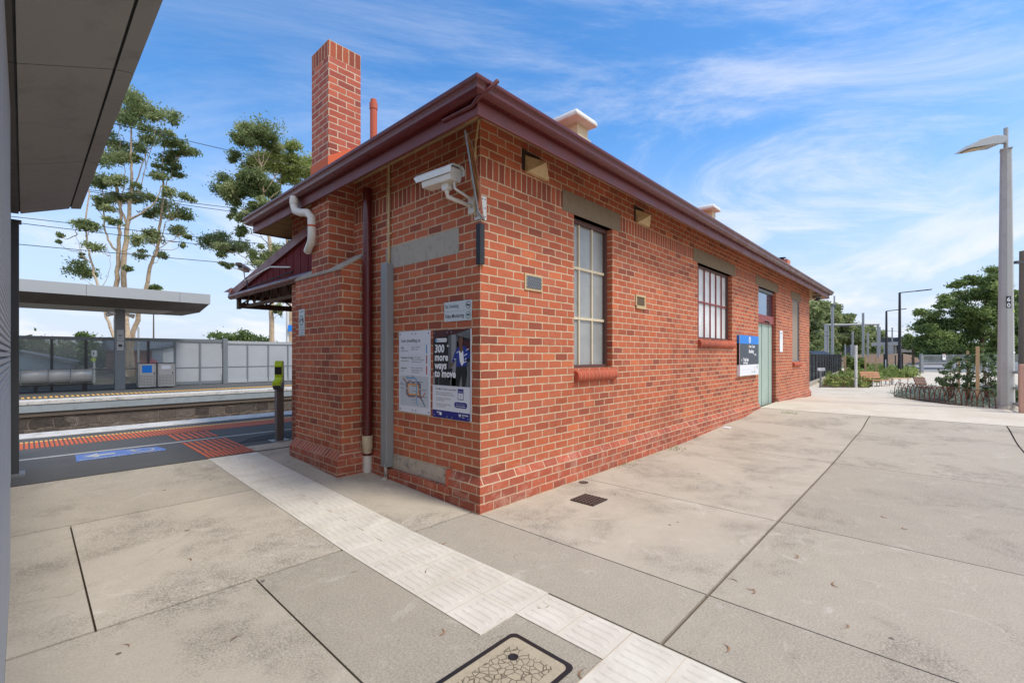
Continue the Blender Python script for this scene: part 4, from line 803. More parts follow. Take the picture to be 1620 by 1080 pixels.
b = MB(); q = q + Vector((.3, -.10, -.10)); b.lathe(q, [(.0, .10), (.13, .09), (.14, .04), (.12, .0)], 'greyp', 14).lathe(q, [(.11, .0), (.10, -.06), (.05, -.10), (.0, -.11)], 'pblack', 14); b.build('dome', T)
# corner mirror seen edge on, its plates, and the black rubber block
T = thing('corner_mirror', (-.03, -.03, 2.85), 'polished convex mirror on a steel plate at the brick corner, seen edge on', 'mirror')
D = Vector((FW[0], FW[1], 0)); S_ = Vector((RT[0], RT[1], 0)); D = (D + S_ * .15).normalized(); S_ = Vector((D.y, -D.x, 0)); b = MB()
top_ = onx(741.5, 218, -.10); bot_ = onx(760, 340, -.06); top_ = at(741.5, 219, 4.22); bot_ = at(761, 341, 4.32); ax = (top_ - bot_); n = 14; vs = []; fs = []
mid = (top_ + bot_) / 2; ln = ax.length / 2; ax.normalize(); sd = ax.cross(D).normalized()
for i in range(n + 1):
    for j in range(7):
        t_, q_ = -1 + 2 * i / n, -1 + 2 * j / 6; bul = .030 * (1 - t_ * t_) * (1 - q_ * q_ * .8)
        vs.append(mid + ax * ln * t_ + D * .13 * q_ - sd * (bul + .006))
for i in range(n):
    for j in range(6): fs.append((i * 7 + j, i * 7 + j + 1, i * 7 + j + 8, i * 7 + j + 7))
b.add(vs, fs, 'mirror', True); b.build('mirror_face', T)
b = MB(); b.obox(mid, ax, D, sd, ln + .012, .142, .007, 'greyp'); b.build('backing', T, bevel=.004)
b = MB(); b.box(-.010, -.001, -.002, .075, 2.87, 3.10, 'white').box(-.010, .075, -.010, -.001, 2.87, 3.10, 'white')
for z in (2.90, 2.985, 3.07):
    for k in (.02, .055): b.box(-.014, -.009, k - .005, k + .005, z - .005, z + .005, 'dgrey').box(k - .005, k + .005, -.014, -.009, z - .005, z + .005, 'dgrey')
b.build('plate', T)
T = thing('rubber_block', (0, 0, 2.43), 'black rubber corner block screwed to the brick edge below the mirror', 'bracket')
b = MB(); b.prism([(-.028, -.028), (.035, -.028), (.035, 0), (0, 0), (0, .035), (-.028, .035)], 2, 2.425, 2.82, 'black'); b.build('block', T, bevel=.006)
b = MB()
for z in (2.47, 2.775): b.tube([(-.016, -.028, z), (-.020, -.033, z)], .008, 'galv', 8)
b.build('screw', T) if False else None

# fare card reader
q = Vector((-.19, 4.63, .128))
T = thing('card_reader', tuple(q), 'lime green fare card reader on a grey post by the chimney breast', 'card reader')
b = MB(); b.box(q.x - .055, q.x + .055, q.y - .055, q.y + .055, .14, .98, 'dg2'); M['dg2'] = plain('bronze_grey_post', (104, 98, 96), .5, .08, 3, metal=.3); b.build('post', T, bevel=.006)
b = MB(); b.box(q.x - .13, q.x + .13, q.y - .12, q.y + .12, .128, .145, 'galv'); b.build('base_plate', T, bevel=.003)
b = MB(); V_ = Vector((-.6, -.8, 0)).normalized(); H_ = Vector((V_.y, -V_.x, 0))
def rp(f, z): return Vector((q.x, q.y, 0)) + V_ * f + Vector((0, 0, z))
pr = [(-.07, .96), (.11, .98), (.15, 1.04), (.13, 1.06), (-.005, 1.10), (-.02, 1.36), (-.07, 1.36)]
vs = [rp(f, z) + H_ * s for s in (-.058, .058) for f, z in pr]; n = len(pr); b.add(vs, [(i, (i + 1) % n, n + (i + 1) % n, n + i) for i in range(n)] + [tuple(range(n))[::-1], tuple(range(n, 2 * n))], 'dgrey'); b.build('cradle', T, bevel=.006)
b = MB(); pr = [(.14, 1.02), (.16, 1.10), (.06, 1.13), (.035, 1.17), (.045, 1.36), (.02, 1.44), (-.04, 1.44), (-.05, 1.36), (-.02, 1.12), (.1, 1.04)]
vs = [rp(f, z) + H_ * s for s in (-.062, .062) for f, z in pr]; n = len(pr); b.add(vs, [(i, (i + 1) % n, n + (i + 1) % n, n + i) for i in range(n)] + [tuple(range(n))[::-1], tuple(range(n, 2 * n))], 'lime'); HD = b.build('reader_head', T, bevel=.010)
b = MB(); b.obox(rp(.048, 1.28), V_, H_, (0, 0, 1), .008, .05, .06, 'pblack'); b.build('screen', HD)

# pit lid, drains
T = thing('pit_cover', (-1.5, -1.85, 0), 'rectangular concrete pit cover with a crackle pattern and black rim', 'pit cover')
b = MB(); x0, x1, y0, y1 = -2.15, -1.19, -2.02, -1.56; x1 = -1.195; y0 = -1.98
x0, x1, y0, y1 = -1.95, -1.20, -1.975, -1.555
def rrect(x0, x1, y0, y1, r, z, n=6):
    return [(cx + r * math.cos(a0 + k * math.pi / 2 / n), cy + r * math.sin(a0 + k * math.pi / 2 / n), z) for cx, cy, a0 in ((x1 - r, y1 - r, 0), (x0 + r, y1 - r, math.pi / 2), (x0 + r, y0 + r, math.pi), (x1 - r, y0 + r, math.pi * 1.5)) for k in range(n + 1)]
o_ = rrect(x0, x1, y0, y1, .04, .006); i_ = rrect(x0 + .026, x1 - .026, y0 + .026, y1 - .026, .035, .006); n = len(o_)
b.add(o_ + i_, [(k, (k + 1) % n, n + (k + 1) % n, n + k) for k in range(n)], 'black'); b.build('rim', T)
b = MB(); b.poly(rrect(x0 + .024, x1 - .024, y0 + .024, y1 - .024, .034, .005), 'lidp'); M['lidp'] = plain('lid_concrete', (176, 162, 138), .9, .25, 14, bump=.003, dirt=(140, 126, 104)); LD = b.build('lid', T)
b = MB(); b.box(x0 + .085, x1 - .085, y0 + .075, y1 - .075, .003, .0075, 'lid'); b.build('pattern_panel', LD)
b = MB(); b.lathe((-1.36, -1.70, .0), [(.0, .0085), (.016, .0085), (.022, .0105), (.028, .009)], 'black', 10); b.build('lifting_hole', LD)
M['iron'] = plain('cast_iron', (84, 66, 58), .8, .3, 20)
T = thing('drain_grate', (1.03, -.58, 0), 'square rusty cast iron drain grate in the concrete beside the long wall', 'drain')
b = MB(); b.box(.89, 1.17, -.72, -.44, -.02, .004, 'black'); b.build('pit', T)
b = MB()
for k in range(7): b.box(.89, 1.17, -.72 + k * .0435, -.72 + k * .0435 + .018, .004, .014, 'iron'); b.box(.89 + k * .0435, .89 + k * .0435 + .018, -.72, -.44, .004, .012, 'iron')
b.build('grate', T)
b = MB(); b.lathe((1.55, -.16, .0), [(.0, .004), (.04, .004), (.05, .007), (.06, .005)], 'iron', 14)
tag(b.build('drain_hole', piv=(1.55, -.16, 0)), 'small round drain hole at the foot of the long brick wall', 'drain')
b = MB(); b.box(6.52, 6.68, -.25, -.13, g(6.6, -.2), g(6.6, -.2) + .012, 'offw'); tag(b.build('paper_scrap', piv=(6.6, -.2, g(6.6, -.2))), 'scrap of white paper on the concrete against the long wall', 'litter')
# dry gum leaves and weeds
lm = MB(); n = 7
for i in range(n):
    t_ = i / n; u = (i + 1) / n
    def lp(t): c = (t - .5); w_ = .0085 * math.sin(math.pi * min(max(t, .03), .97)) ** .8; return (c * .13, .035 * (c * c * 4 - .5), .004 + .006 * abs(c) * 2), w_
    (a, wa), (c, wc) = lp(t_), lp(u); lm.add([(a[0], a[1] - wa, a[2]), (c[0], c[1] - wc, c[2]), (c[0], c[1] + wc, c[2] + .004), (a[0], a[1] + wa, a[2] + .004)], [(0, 1, 2, 3)], 'leafdry')
lf = lm.build('fallen_leaf', piv=(0, 0, 0)); tag(lf, 'dry curled brown gum leaf lying on the concrete', 'leaf', 'fallen gum leaves on the forecourt')
spots = [gp(x, y, 0) for x, y in ((200, 1021), (372, 1010), (676, 903), (1192, 936), (1160, 917), (1188, 932), (1398, 818), (1430, 836), (1320, 925), (860, 962), (920, 1066), (1150, 1025), (1480, 748), (700, 1000), (300, 890), (1100, 730), (1060, 760), (1260, 880), (1505, 800), (1340, 990), (1010, 745), (560, 905), (1230, 740), (150, 800), (700, 860))]
for i, q in enumerate(spots):
    o = lf if i == 0 else lf.copy()
    if i: COL.objects.link(o)
    o.location = (q.x, q.y, g(q.x, q.y) + .001); o.rotation_euler = (0, 0, random.uniform(0, 6.28)); s = random.uniform(.4, .75); o.scale = (s, s * random.choice((1, -1)), s)
def tuft(name, x, y, r, n, h, mat, label, cat, group=None):
    b = MB(); tn = []; z = g(x, y)
    for i in range(n):
        a = random.uniform(0, 6.28); d = r * random.random() ** .6; px, py = x + d * math.cos(a), y + d * math.sin(a); hh = h * random.uniform(.4, 1); q = random.uniform(0, 6.28); lx, ly = math.cos(q) * hh * .6, math.sin(q) * hh * .6; w_ = .006 + .01 * h
        b.add([(px - ly / hh * w_, py + lx / hh * w_, z), (px + ly / hh * w_, py - lx / hh * w_, z), (px + lx, py + ly, z + hh)], [(0, 1, 2)], mat); tn.append(random.random())
    o = b.build(name, piv=(x, y, z)); at_ = o.data.attributes.new('tint', 'FLOAT', 'FACE'); at_.data.foreach_set('value', tn); return tag(o, label, cat, group, 'stuff')
tuft('weed', 2.7, -.10, .16, 60, .05, 'grass', 'low weeds in the joint at the foot of the long wall, nearer the corner', 'weed')
tuft('weed', 4.2, -.12, .22, 80, .06, 'grass', 'low green weeds against the long wall where the joint meets it', 'weed')
tuft('weed', 9.2, -.75, .20, 90, .05, 'grass', 'small grass tuft on the concrete in front of the green door', 'weed')

# ------------------------------------------------------------------ neighbouring station building on the left
LB = thing('louvred_building', (-4.5, 1.5, 0), 'grey louvred station building with an upswept metal canopy at the left edge', 'building')
b = MB(); b.box(-6.5, -3.17, -3.0, 4.50, .0, 3.16, 'louv'); 
for i in range(104): z = .06 + i * .03; b.prism([(-3.17, z), (-3.152, z + .004), (-3.152, z + .018), (-3.17, z + .027)], 1, -.8, 4.44, 'louv')
b.build('wall', LB, uvf=None)
b = MB(); b.box(-3.17, -3.135, -1.2, 1.09, .10, 3.14, 'louv')
for i in range(100): z = .12 + i * .03; b.prism([(-3.135, z), (-3.112, z + .003), (-3.112, z + .020), (-3.135, z + .028)], 1, -1.2, 1.09, 'louv')
b.box(-3.17, -3.115, -.6, .98, .0, .10, 'galvd'); b.build('louvre_screen', LB)
b = MB(); b.box(-3.24, -3.09, 4.52, 4.66, .02, 3.08, 'dgrey').box(-3.26, -3.07, 4.50, 4.68, 3.08, 3.10, 'dgrey').box(-3.25, -3.04, 4.48, 4.72, .0, .16, 'greyp'); b.build('column', LB, bevel=.004)
b = MB()
for i in range(92): z = .2 + i * .03; b.prism([(-3.14, z), (-3.10, z + .004), (-3.10, z + .016), (-3.14, z + .024)], 1, 4.72, 5.0, 'louv')
b.box(-3.17, -3.14, 4.72, 5.0, .1, 3.0, 'louv'); b.build('end_louvre', LB)
b = MB(); Y0, Y1 = -4.0, 4.5
def cs(x0, z0, x1, z1, ya, yb, mat, gap=.006):
    b.add([(x0, ya + gap, z0), (x1, ya + gap, z1), (x1, yb - gap, z1), (x0, yb - gap, z0), (x0, ya + gap, z0 + .02), (x1, ya + gap, z1 + .02), (x1, yb - gap, z1 + .02), (x0, yb - gap, z0 + .02)], [(0, 3, 2, 1), (4, 5, 6, 7), (0, 1, 5, 4), (1, 2, 6, 5), (2, 3, 7, 6), (3, 0, 4, 7)], mat)
for ya, yb in ((2.5, 4.5), (.5, 2.5), (-1.5, .5), (-4, -1.5)):
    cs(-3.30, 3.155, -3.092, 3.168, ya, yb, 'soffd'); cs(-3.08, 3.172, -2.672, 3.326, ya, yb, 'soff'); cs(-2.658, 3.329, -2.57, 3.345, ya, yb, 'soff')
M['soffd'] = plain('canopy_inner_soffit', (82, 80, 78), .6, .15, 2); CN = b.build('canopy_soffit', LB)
b = MB(); b.prism([(-6.5, 3.2), (-3.3, 3.178), (-3.08, 3.195), (-2.66, 3.35), (-2.568, 3.367), (-2.568, 3.40), (-2.7, 3.42), (-6.5, 3.7)], 1, Y0, Y1 - .004, 'dgrey'); b.build('canopy_roof', LB)

# ------------------------------------------------------------------ opposite platform
FY = 22.2
def S2(x): return CP[0] + (x - CP[0]) * .9156
posts = [S2(v) for v in (-2.23 - 2.14, -2.23, -1.16, .21 - .1, 1.05, 2.1, 3.16)]; PX = S2(4.28)
T = thing('platform_screen', (-3, FY, .125), 'grey framed clear screen fence behind the far platform seat and bins', 'fence', 'far platform screens')
b = MB(); b.box(-14, PX - .1, FY - .05, FY + .05, 2.14, 2.27, 'greyp').box(-14, PX - .1, FY - .03, FY + .03, .16, .30, 'greyp'); b.build('rail', T)
xs = [-14 + i * 1.0 for i in range(9)] + posts[1:] 
for x in xs:
    b = MB(); b.box(x - .04, x + .04, FY - .04, FY + .04, .125, 2.14, 'dgrey' if x < 1 else 'greyp'); b.build('post', T)
allx = xs + [PX - .1]
for i, (a, c) in enumerate(zip(allx, allx[1:])):
    fr = a > 1.3
    b = MB(); b.box(a + .04, c - .04, FY - .006, FY + .006, .96, 2.14, 'scr2' if fr else 'scr').box(a + .04, c - .04, FY - .006, FY + .006, .30, .92, 'scr2' if a > .1 or i % 2 == 2 else 'scr'); b.build('glazing', T)
b = MB(); b.box(-14, PX - .1, FY - .02, FY + .02, .92, .96, 'greyp'); b.build('mid_rail', T)
T2 = thing('platform_screen', (8, FY, .125), 'pale frosted screen fence on the far platform right of the thick grey post', 'fence', 'far platform screens')
b = MB(); b.box(PX + .1, 20, FY - .05, FY + .05, 2.08, 2.22, 'fas').box(PX + .1, 20, FY - .03, FY + .03, .16, .34, 'fas').box(PX + .1, 20, FY - .02, FY + .02, .93, .97, 'greyp'); b.build('rail', T2)
x = PX + 1.0
while x < 19.5:
    b = MB(); b.box(x - .03, x + .03, FY - .035, FY + .035, .125, 2.08, 'greyp'); b.build('post', T2); x += .98
b = MB(); b.box(PX + .1, 20, FY - .004, FY + .004, .34, 2.08, 'scr2'); b.build('glazing', T2)
b = MB(); b.box(PX - .10, PX + .10, FY - .12, FY + .12, .125, 2.33, 'greyp'); tag(b.build('screen_post', piv=(PX, FY, .125), bevel=.01), 'thick grey post joining the clear and frosted platform screens', 'post')
# canopy on the far platform
T = thing('platform_canopy', (-1, 20.8, .125), 'flat grey canopy on a single column over the far platform', 'canopy')
xe = S2(2.64); ya, yb_, yc = 18.55, 20.15, 23.4
b = MB(); b.prism([(ya, 3.62), (ya, 4.00), (ya + .3, 4.03), (yc, 4.0), (yc, 3.42), (yb_, 3.37)], 0, -16, xe - .004, 'fas2'); M['fas2'] = plain('canopy_panel', (84, 80, 76), .55, .1, 2); b.build('canopy_shell', T)
b = MB()
for x0 in (-16, -10.4, -4.6, -1.55, 1.15):
    x1 = {-16: -10.41, -10.4: -4.61, -4.6: -1.56, -1.55: 1.14, 1.15: xe}[x0]; b.box(x0, x1, ya - .02, ya - .003, 3.615, 4.01, 'fas')
b.box(xe, xe + .015, ya - .02, yc, 3.62, 4.01, 'fas'); b.build('fascia', T)
b = MB(); b.add([(-16, yb_, 3.366), (xe - .9, yb_, 3.366), (xe - .9, yc, 3.41), (-16, yc, 3.41)], [(0, 1, 2, 3)], 'fas'); b.build('soffit', T)
q = SC(-.13, 23.4); b = MB(); b.box(q.x - .16, q.x + .16, q.y - .16, q.y + .16, .125, 3.36, 'greyp'); CL = b.build('column', T, bevel=.01)
b = MB(); b.box(q.x - .11, q.x + .11, q.y - .175, q.y - .161, 2.12, 2.55, 'fas').box(q.x - .11, q.x + .11, q.y - .175, q.y - .161, 1.72, 2.10, 'fas').lathe((q.x, q.y - .18, 0), [(0, 0)], 'ink', 3); 
b.box(q.x - .06, q.x + .06, q.y - .178, q.y - .175, 2.30, 2.34, 'ink').box(q.x - .06, q.x + .06, q.y - .178, q.y - .175, 1.86, 1.96, 'ink').box(q.x - .05, q.x + .05, q.y - .178, q.y - .175, 2.2, 2.22, 'ink'); b.build('notice', CL)
for k in (-1, 1):
    b = MB(); c = Vector((q.x + k * .22, q.y - .22, 3.17)); ax = Vector((.85, -.3, -.25)).normalized() if k > 0 else Vector((-.85, -.3, -.12)).normalized(); b.tube([c - ax * .05, c + ax * .10, c + ax * .22], [.05, .07, .10], 'white', 10); b.tube([c, Vector((q.x, q.y, 3.3))], .02, 'white', 6); b.build('speaker', CL)
# stainless seat
sy = FY - 1.05
T = thing('station_bench', (-2.6, sy, .125), 'long curved stainless steel seat on the far platform', 'bench')
bk = [(-.30, .50), (-.14, .44), (.05, .45), (.17, .52), (.24, .68), (.25, .86), (.21, .97), (.17, 1.0)]
for i, x0 in enumerate((-4.55, -3.83, -3.11, -2.44, -1.82)):
    x1 = x0 + (.69 if i < 3 else .60); b = MB(); vs = [(x, sy - v * -1 if False else sy + u, z) for x in (x0, x1) for u, z in [(-.26, .98), (-.30, .80), (-.28, .62), (-.20, .50), (-.02, .44), (.22, .45)]]; n = 6
    b.add(vs, [(k, k + 1, n + k + 1, n + k) for k in range(n - 1)], 'steel', True); b.build('seat_shell', T).modifiers.new('thick', 'SOLIDIFY').thickness = .02
b = MB(); b.box(-4.6, -1.18, sy - .08, sy + .02, .36, .42, 'black'); b.build('beam', T)
for x in (-4.3, -2.75, -1.45):
    b = MB(); b.box(x - .05, x + .05, sy - .07, sy + .01, .125, .36, 'black').box(x - .09, x + .09, sy - .22, sy + .2, .125, .15, 'black'); b.build('leg', T)
# bins
def rub(px0, px1, label, plate, pm):
    a = S2(px0); c = S2(px1); yb = SC(0, 23.4).y; T = thing('platform_bin', ((a + c) / 2, yb, .125), label, 'bin', 'bins on the far platform')
    b = MB(); b.box(a, c, yb - .02, yb + .55, .17, 1.16, 'steel'); bd = b.build('cabinet', T, bevel=.012)
    b = MB()
    for i in range(11):
        for j in range(13):
            if j > 6 and plate: continue
            x = a + .06 + i * (c - a - .12) / 10; z = .26 + j * .065; b.box(x - .012, x + .012, yb - .026, yb - .0205, z - .012, z + .012, 'dgrey')
    b.box(a + .03, a + .035, yb - .026, yb - .021, .2, 1.13, 'dgrey').box(c - .035, c - .03, yb - .026, yb - .021, .2, 1.13, 'dgrey'); b.build('perforation', bd)
    b = MB(); b.box(a + .12, a + .12 + (c - a) * .55, yb - .034, yb - .022, .78 if pm == 'skyb' else .92, 1.09, pm); b.build('label_plate', bd)
    b = MB(); b.box(a - .01, c + .01, yb - .03, yb + .56, 1.16, 1.19, 'dgrey'); b.build('lid', T)
    b = MB(); b.box(c - .09, c - .06, yb - .04, yb - .021, .70, .80, 'dgrey'); b.build('lock', bd)
    return T
rub(.52, 1.17, 'perforated steel bin with a bright blue plate on the far platform', True, 'skyb'); rub(1.23, 1.88, 'perforated steel bin with a white label beside the blue plated bin', True, 'offw')

# things seen through the screen

# ------------------------------------------------------------------ vegetation
def leaves(name, clumps, par, mat, L_, W_, droop=.5, seed=1, piv=None, dens=1.):
    """clumps: (centre, (rx, ry, rz), count, base tint)"""
    rnd = random.Random(seed); vs = []; fs = []; tn = []
    for c, r, n, tb in clumps:
        tb += rnd.uniform(-.14, .14)
        for _ in range(int(n * dens)):
            u = Vector((rnd.gauss(0, .60), rnd.gauss(0, .60), rnd.gauss(0, .56)))
            p = Vector((c[0] + u.x * r[0], c[1] + u.y * r[1], c[2] + u.z * r[2]))
            d = Vector((rnd.gauss(0, 1), rnd.gauss(0, 1), rnd.gauss(0, .8) - droop * 1.3)).normalized()
            s = d.cross(Vector((rnd.gauss(0, 1), rnd.gauss(0, 1), rnd.gauss(0, 1)))).normalized(); k = rnd.uniform(.6, 1.25)
            a = d * L_ * k * .5; q = s * W_ * k * .5; m = len(vs)
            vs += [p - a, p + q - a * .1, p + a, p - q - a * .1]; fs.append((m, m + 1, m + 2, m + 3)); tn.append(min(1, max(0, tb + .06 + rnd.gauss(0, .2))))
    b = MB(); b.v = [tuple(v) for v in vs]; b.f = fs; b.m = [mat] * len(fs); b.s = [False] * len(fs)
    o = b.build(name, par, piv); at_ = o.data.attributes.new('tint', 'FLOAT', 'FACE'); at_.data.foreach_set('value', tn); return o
def wig(pts, n=4, amp=.15, rnd=random):                    # smooth and roughen a limb path
    pts = [Vector(p) for p in pts]; out = []
    for i in range(len(pts) - 1):
        p0, p1, p2, p3 = pts[max(i - 1, 0)], pts[i], pts[i + 1], pts[min(i + 2, len(pts) - 1)]
        for k in range(n):
            t_ = k / n; q = .5 * ((2 * p1) + (p2 - p0) * t_ + (2 * p0 - 5 * p1 + 4 * p2 - p3) * t_ * t_ + (3 * p1 - p0 - 3 * p2 + p3) * t_ ** 3); out.append(q + Vector([rnd.uniform(-amp, amp) for _ in range(3)]) * (0 if i + k == 0 else 1))
    return out + [pts[-1]]
def limb(mb, pts, r0, r1, mat, amp=.1, n=7):
    q = wig(pts, 4, amp); mb.tube(q, [r0 + (r1 - r0) * i / (len(q) - 1) for i in range(len(q))], mat, n)
def pxl(f, d, ox, oy):                                     # list of picture points on a tree standing d metres off
    return lambda x, y, dd=0.: at(x / f + ox, y / f + oy, d + dd)
def tree(name, label, cat, d, f, ox, oy, trunks, twigs, blobs, leaf, group, L_=.24, W_=.085, bark='bark', n0=1., seed=3, dep=.9, base=.1, hi=None):
    P = pxl(f, d, ox, oy); rnd = random.Random(seed); sc = d / 720 / f
    root = None
    for tr in trunks:
        pts = [P(x, y) for x, y in tr[0]]
        if root is None: root = Vector((pts[0].x, pts[0].y, base)); T = thing(name, tuple(root), label, cat, group); 
        b = MB(); limb(b, [Vector((pts[0].x, pts[0].y, base))] * (1 if pts[0].z > base + .3 else 0) + pts, tr[1] * .72, tr[2] * .8, bark, .05, 9); b.build('trunk', T)
    cl = []; cen = []
    for bl in blobs:
        x, y, rx, ry = bl[:4]; rx *= 1.12; ry *= 1.2; dd = rnd.uniform(-1, 1) * dep; c = P(x, y, dd); m = max(3, min(12, int((rx * ry) ** .5 * sc / .14)))
        cen.append((c, rx * sc)); tb = bl[4] if len(bl) > 4 else rnd.uniform(.28, .62)
        for k in range(m):                                 # several small uneven sprays make one clump
            q = P(x + rnd.gauss(0, .55) * rx, y + rnd.gauss(0, .5) * ry, dd + rnd.uniform(-.6, .6) * rx * sc)
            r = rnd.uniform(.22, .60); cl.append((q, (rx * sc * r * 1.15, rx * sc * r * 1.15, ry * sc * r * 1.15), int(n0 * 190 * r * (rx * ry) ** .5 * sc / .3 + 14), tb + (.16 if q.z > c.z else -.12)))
    b = MB()
    for tw in twigs: limb(b, [P(x, y) for x, y in tw[0]], tw[1] * .7, tw[2] * .8, bark, .06, 6)
    ends = [P(x, y) for tr in trunks for x, y in tr[0][1:]] + [P(x, y) for tw in twigs for x, y in tw[0]]
    for c, r in cen:                                       # a thin branch from every clump to the nearest limb below it
        near = sorted(ends, key=lambda e: (e - c).length + (3 if e.z > c.z else 0))[0]; m = (c + near) / 2 + Vector((0, 0, -.12 * (c - near).length)); q = wig([near, m, c], 3, .06, rnd); b.tube(q, [.045 * (1 - .7 * i / len(q)) * max(.6, min(1.5, r)) for i in range(len(q))], bark, 5, False)
    if b.v: b.build('branches', T)
    leaves('crown', cl, T, leaf, L_, W_, .6, seed, None); return T
E3 = (3.175, 80, 130)
tree('gum_tree', 'slender pale gum with twin trunks and tall open crown behind the platform canopy', 'tree', 29, *E3,
     [([(335, 1250), (333, 1030), (338, 880), (345, 760), (350, 640), (332, 520)], .24, .07), ([(385, 1250), (365, 1030), (380, 800), (386, 720), (400, 600), (410, 480), (404, 380), (400, 210)], .27, .05)],
     [([(335, 850), (290, 790), (268, 690), (262, 560), (262, 520)], .10, .03), ([(386, 720), (355, 650), (335, 560), (330, 470)], .11, .03), ([(398, 690), (470, 650), (530, 590), (556, 520)], .10, .03), ([(406, 550), (450, 440), (488, 340)], .08, .025), ([(350, 640), (368, 500), (370, 420)], .06, .02), ([(350, 330), (345, 230), (348, 180)], .03, .015), ([(440, 560), (480, 420), (545, 190)], .05, .015)],
     [(350, 85, 45, 40), (430, 90, 60, 42), (390, 160, 80, 45), (450, 195, 45, 28), (540, 155, 60, 32), (580, 190, 32, 28), (300, 290, 45, 24), (390, 322, 58, 24), (480, 318, 42, 28), (290, 350, 60, 36), (345, 390, 52, 30), (425, 378, 28, 20),
      (265, 495, 62, 32), (340, 505, 42, 30), (235, 515, 40, 22), (305, 590, 50, 26), (230, 618, 40, 26), (275, 638, 50, 24), (408, 590, 45, 20), (460, 580, 48, 24), (352, 560, 36, 20), (430, 800, 42, 22), (470, 842, 46, 24), (387, 938, 22, 14), (310, 690, 30, 18), (430, 520, 22, 16)],
     'gum', 'gum trees behind the far platform', n0=1.25, seed=5)
tree('gum_tree', 'pale gum with one leaning trunk and layered drooping clumps, right of the twin trunked gum', 'tree', 31, *E3,
     [([(405, 1500), (410, 1300), (445, 1160), (480, 1035), (500, 920), (535, 840), (550, 700), (566, 560), (560, 470)], .24, .05)],
     [([(540, 840), (572, 720), (600, 690)], .05, .02), ([(560, 560), (600, 480), (640, 380)], .05, .02), ([(560, 470), (570, 360), (575, 270)], .045, .015), ([(525, 850), (600, 800), (640, 770)], .04, .015)],
     [(570, 252, 46, 18), (590, 298, 56, 20), (650, 318, 62, 20), (702, 346, 30, 12), (630, 350, 44, 15), (600, 388, 58, 26), (622, 424, 40, 20), (520, 428, 28, 18), (560, 470, 56, 22), (650, 465, 42, 14), (580, 550, 32, 22), (560, 620, 52, 36), (500, 655, 36, 18), (650, 664, 44, 24), (662, 596, 42, 24), (600, 680, 38, 16), (650, 752, 46, 24), (690, 776, 24, 14), (500, 770, 42, 20), (560, 870, 32, 20), (520, 802, 38, 18), (664, 820, 14, 10)],
     'gum', 'gum trees behind the far platform', n0=1.25, seed=8)
tree('gum_tree', 'thin sparse gum at the left of the group, mostly bare grey stem', 'tree', 27, *E3,
     [([(380, 1480), (312, 1270), (272, 1150), (235, 1020), (205, 900), (180, 780), (190, 560), (196, 480)], .13, .03)],
     [([(212, 920), (150, 850), (128, 770)], .03, .01), ([(262, 1022), (292, 960), (296, 870), (288, 820)], .025, .01), ([(220, 1020), (190, 1005), (150, 990)], .025, .01)],
     [(130, 712, 52, 20), (205, 720, 36, 24), (178, 698, 34, 16), (48, 770, 14, 10), (240, 835, 40, 20), (165, 958, 58, 32), (40, 800, 8, 6), (155, 868, 14, 8)],
     'gum', 'gum trees behind the far platform', n0=1.25, seed=9)
E3 = (3.6, 320, 180)
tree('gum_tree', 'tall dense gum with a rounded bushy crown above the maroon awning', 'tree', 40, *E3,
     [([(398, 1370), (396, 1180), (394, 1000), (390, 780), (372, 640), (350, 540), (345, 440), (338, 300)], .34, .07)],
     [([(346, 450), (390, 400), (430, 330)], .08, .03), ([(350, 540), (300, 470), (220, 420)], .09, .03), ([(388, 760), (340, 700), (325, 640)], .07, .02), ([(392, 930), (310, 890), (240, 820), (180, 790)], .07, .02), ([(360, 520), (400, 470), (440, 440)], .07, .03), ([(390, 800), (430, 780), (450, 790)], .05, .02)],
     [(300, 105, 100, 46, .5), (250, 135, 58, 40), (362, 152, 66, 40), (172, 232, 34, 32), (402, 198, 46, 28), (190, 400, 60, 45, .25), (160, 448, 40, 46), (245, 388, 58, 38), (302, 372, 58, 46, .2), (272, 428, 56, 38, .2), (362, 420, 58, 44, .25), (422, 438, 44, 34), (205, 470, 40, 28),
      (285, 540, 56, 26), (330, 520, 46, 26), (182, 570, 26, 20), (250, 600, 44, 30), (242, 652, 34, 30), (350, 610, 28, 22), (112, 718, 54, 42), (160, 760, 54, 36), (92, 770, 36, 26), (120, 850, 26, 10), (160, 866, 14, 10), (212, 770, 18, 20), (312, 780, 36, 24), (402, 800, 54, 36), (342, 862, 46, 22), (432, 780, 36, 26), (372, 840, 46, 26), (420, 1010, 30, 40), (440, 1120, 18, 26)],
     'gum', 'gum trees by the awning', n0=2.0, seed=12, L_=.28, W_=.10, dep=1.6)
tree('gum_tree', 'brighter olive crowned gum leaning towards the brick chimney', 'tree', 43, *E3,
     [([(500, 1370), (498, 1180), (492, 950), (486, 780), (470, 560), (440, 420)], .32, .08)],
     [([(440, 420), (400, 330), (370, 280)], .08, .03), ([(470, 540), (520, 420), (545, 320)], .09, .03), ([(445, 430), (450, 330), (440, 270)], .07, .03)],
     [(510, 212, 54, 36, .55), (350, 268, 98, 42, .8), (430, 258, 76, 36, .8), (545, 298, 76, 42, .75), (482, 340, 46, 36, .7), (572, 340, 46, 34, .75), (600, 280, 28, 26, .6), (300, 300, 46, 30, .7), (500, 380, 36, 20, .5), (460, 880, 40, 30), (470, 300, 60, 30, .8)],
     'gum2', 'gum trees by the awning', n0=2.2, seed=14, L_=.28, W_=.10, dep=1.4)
tree('gum_tree', 'bare stemmed gum half hidden by the chimney breast, farthest right of its group', 'tree', 42, *E3,
     [([(528, 1370), (526, 1180), (524, 1000), (520, 850)], .26, .2)], [], [(540, 700, 40, 40), (500, 760, 40, 30)], 'gum', 'gum trees by the awning', n0=1., seed=16)
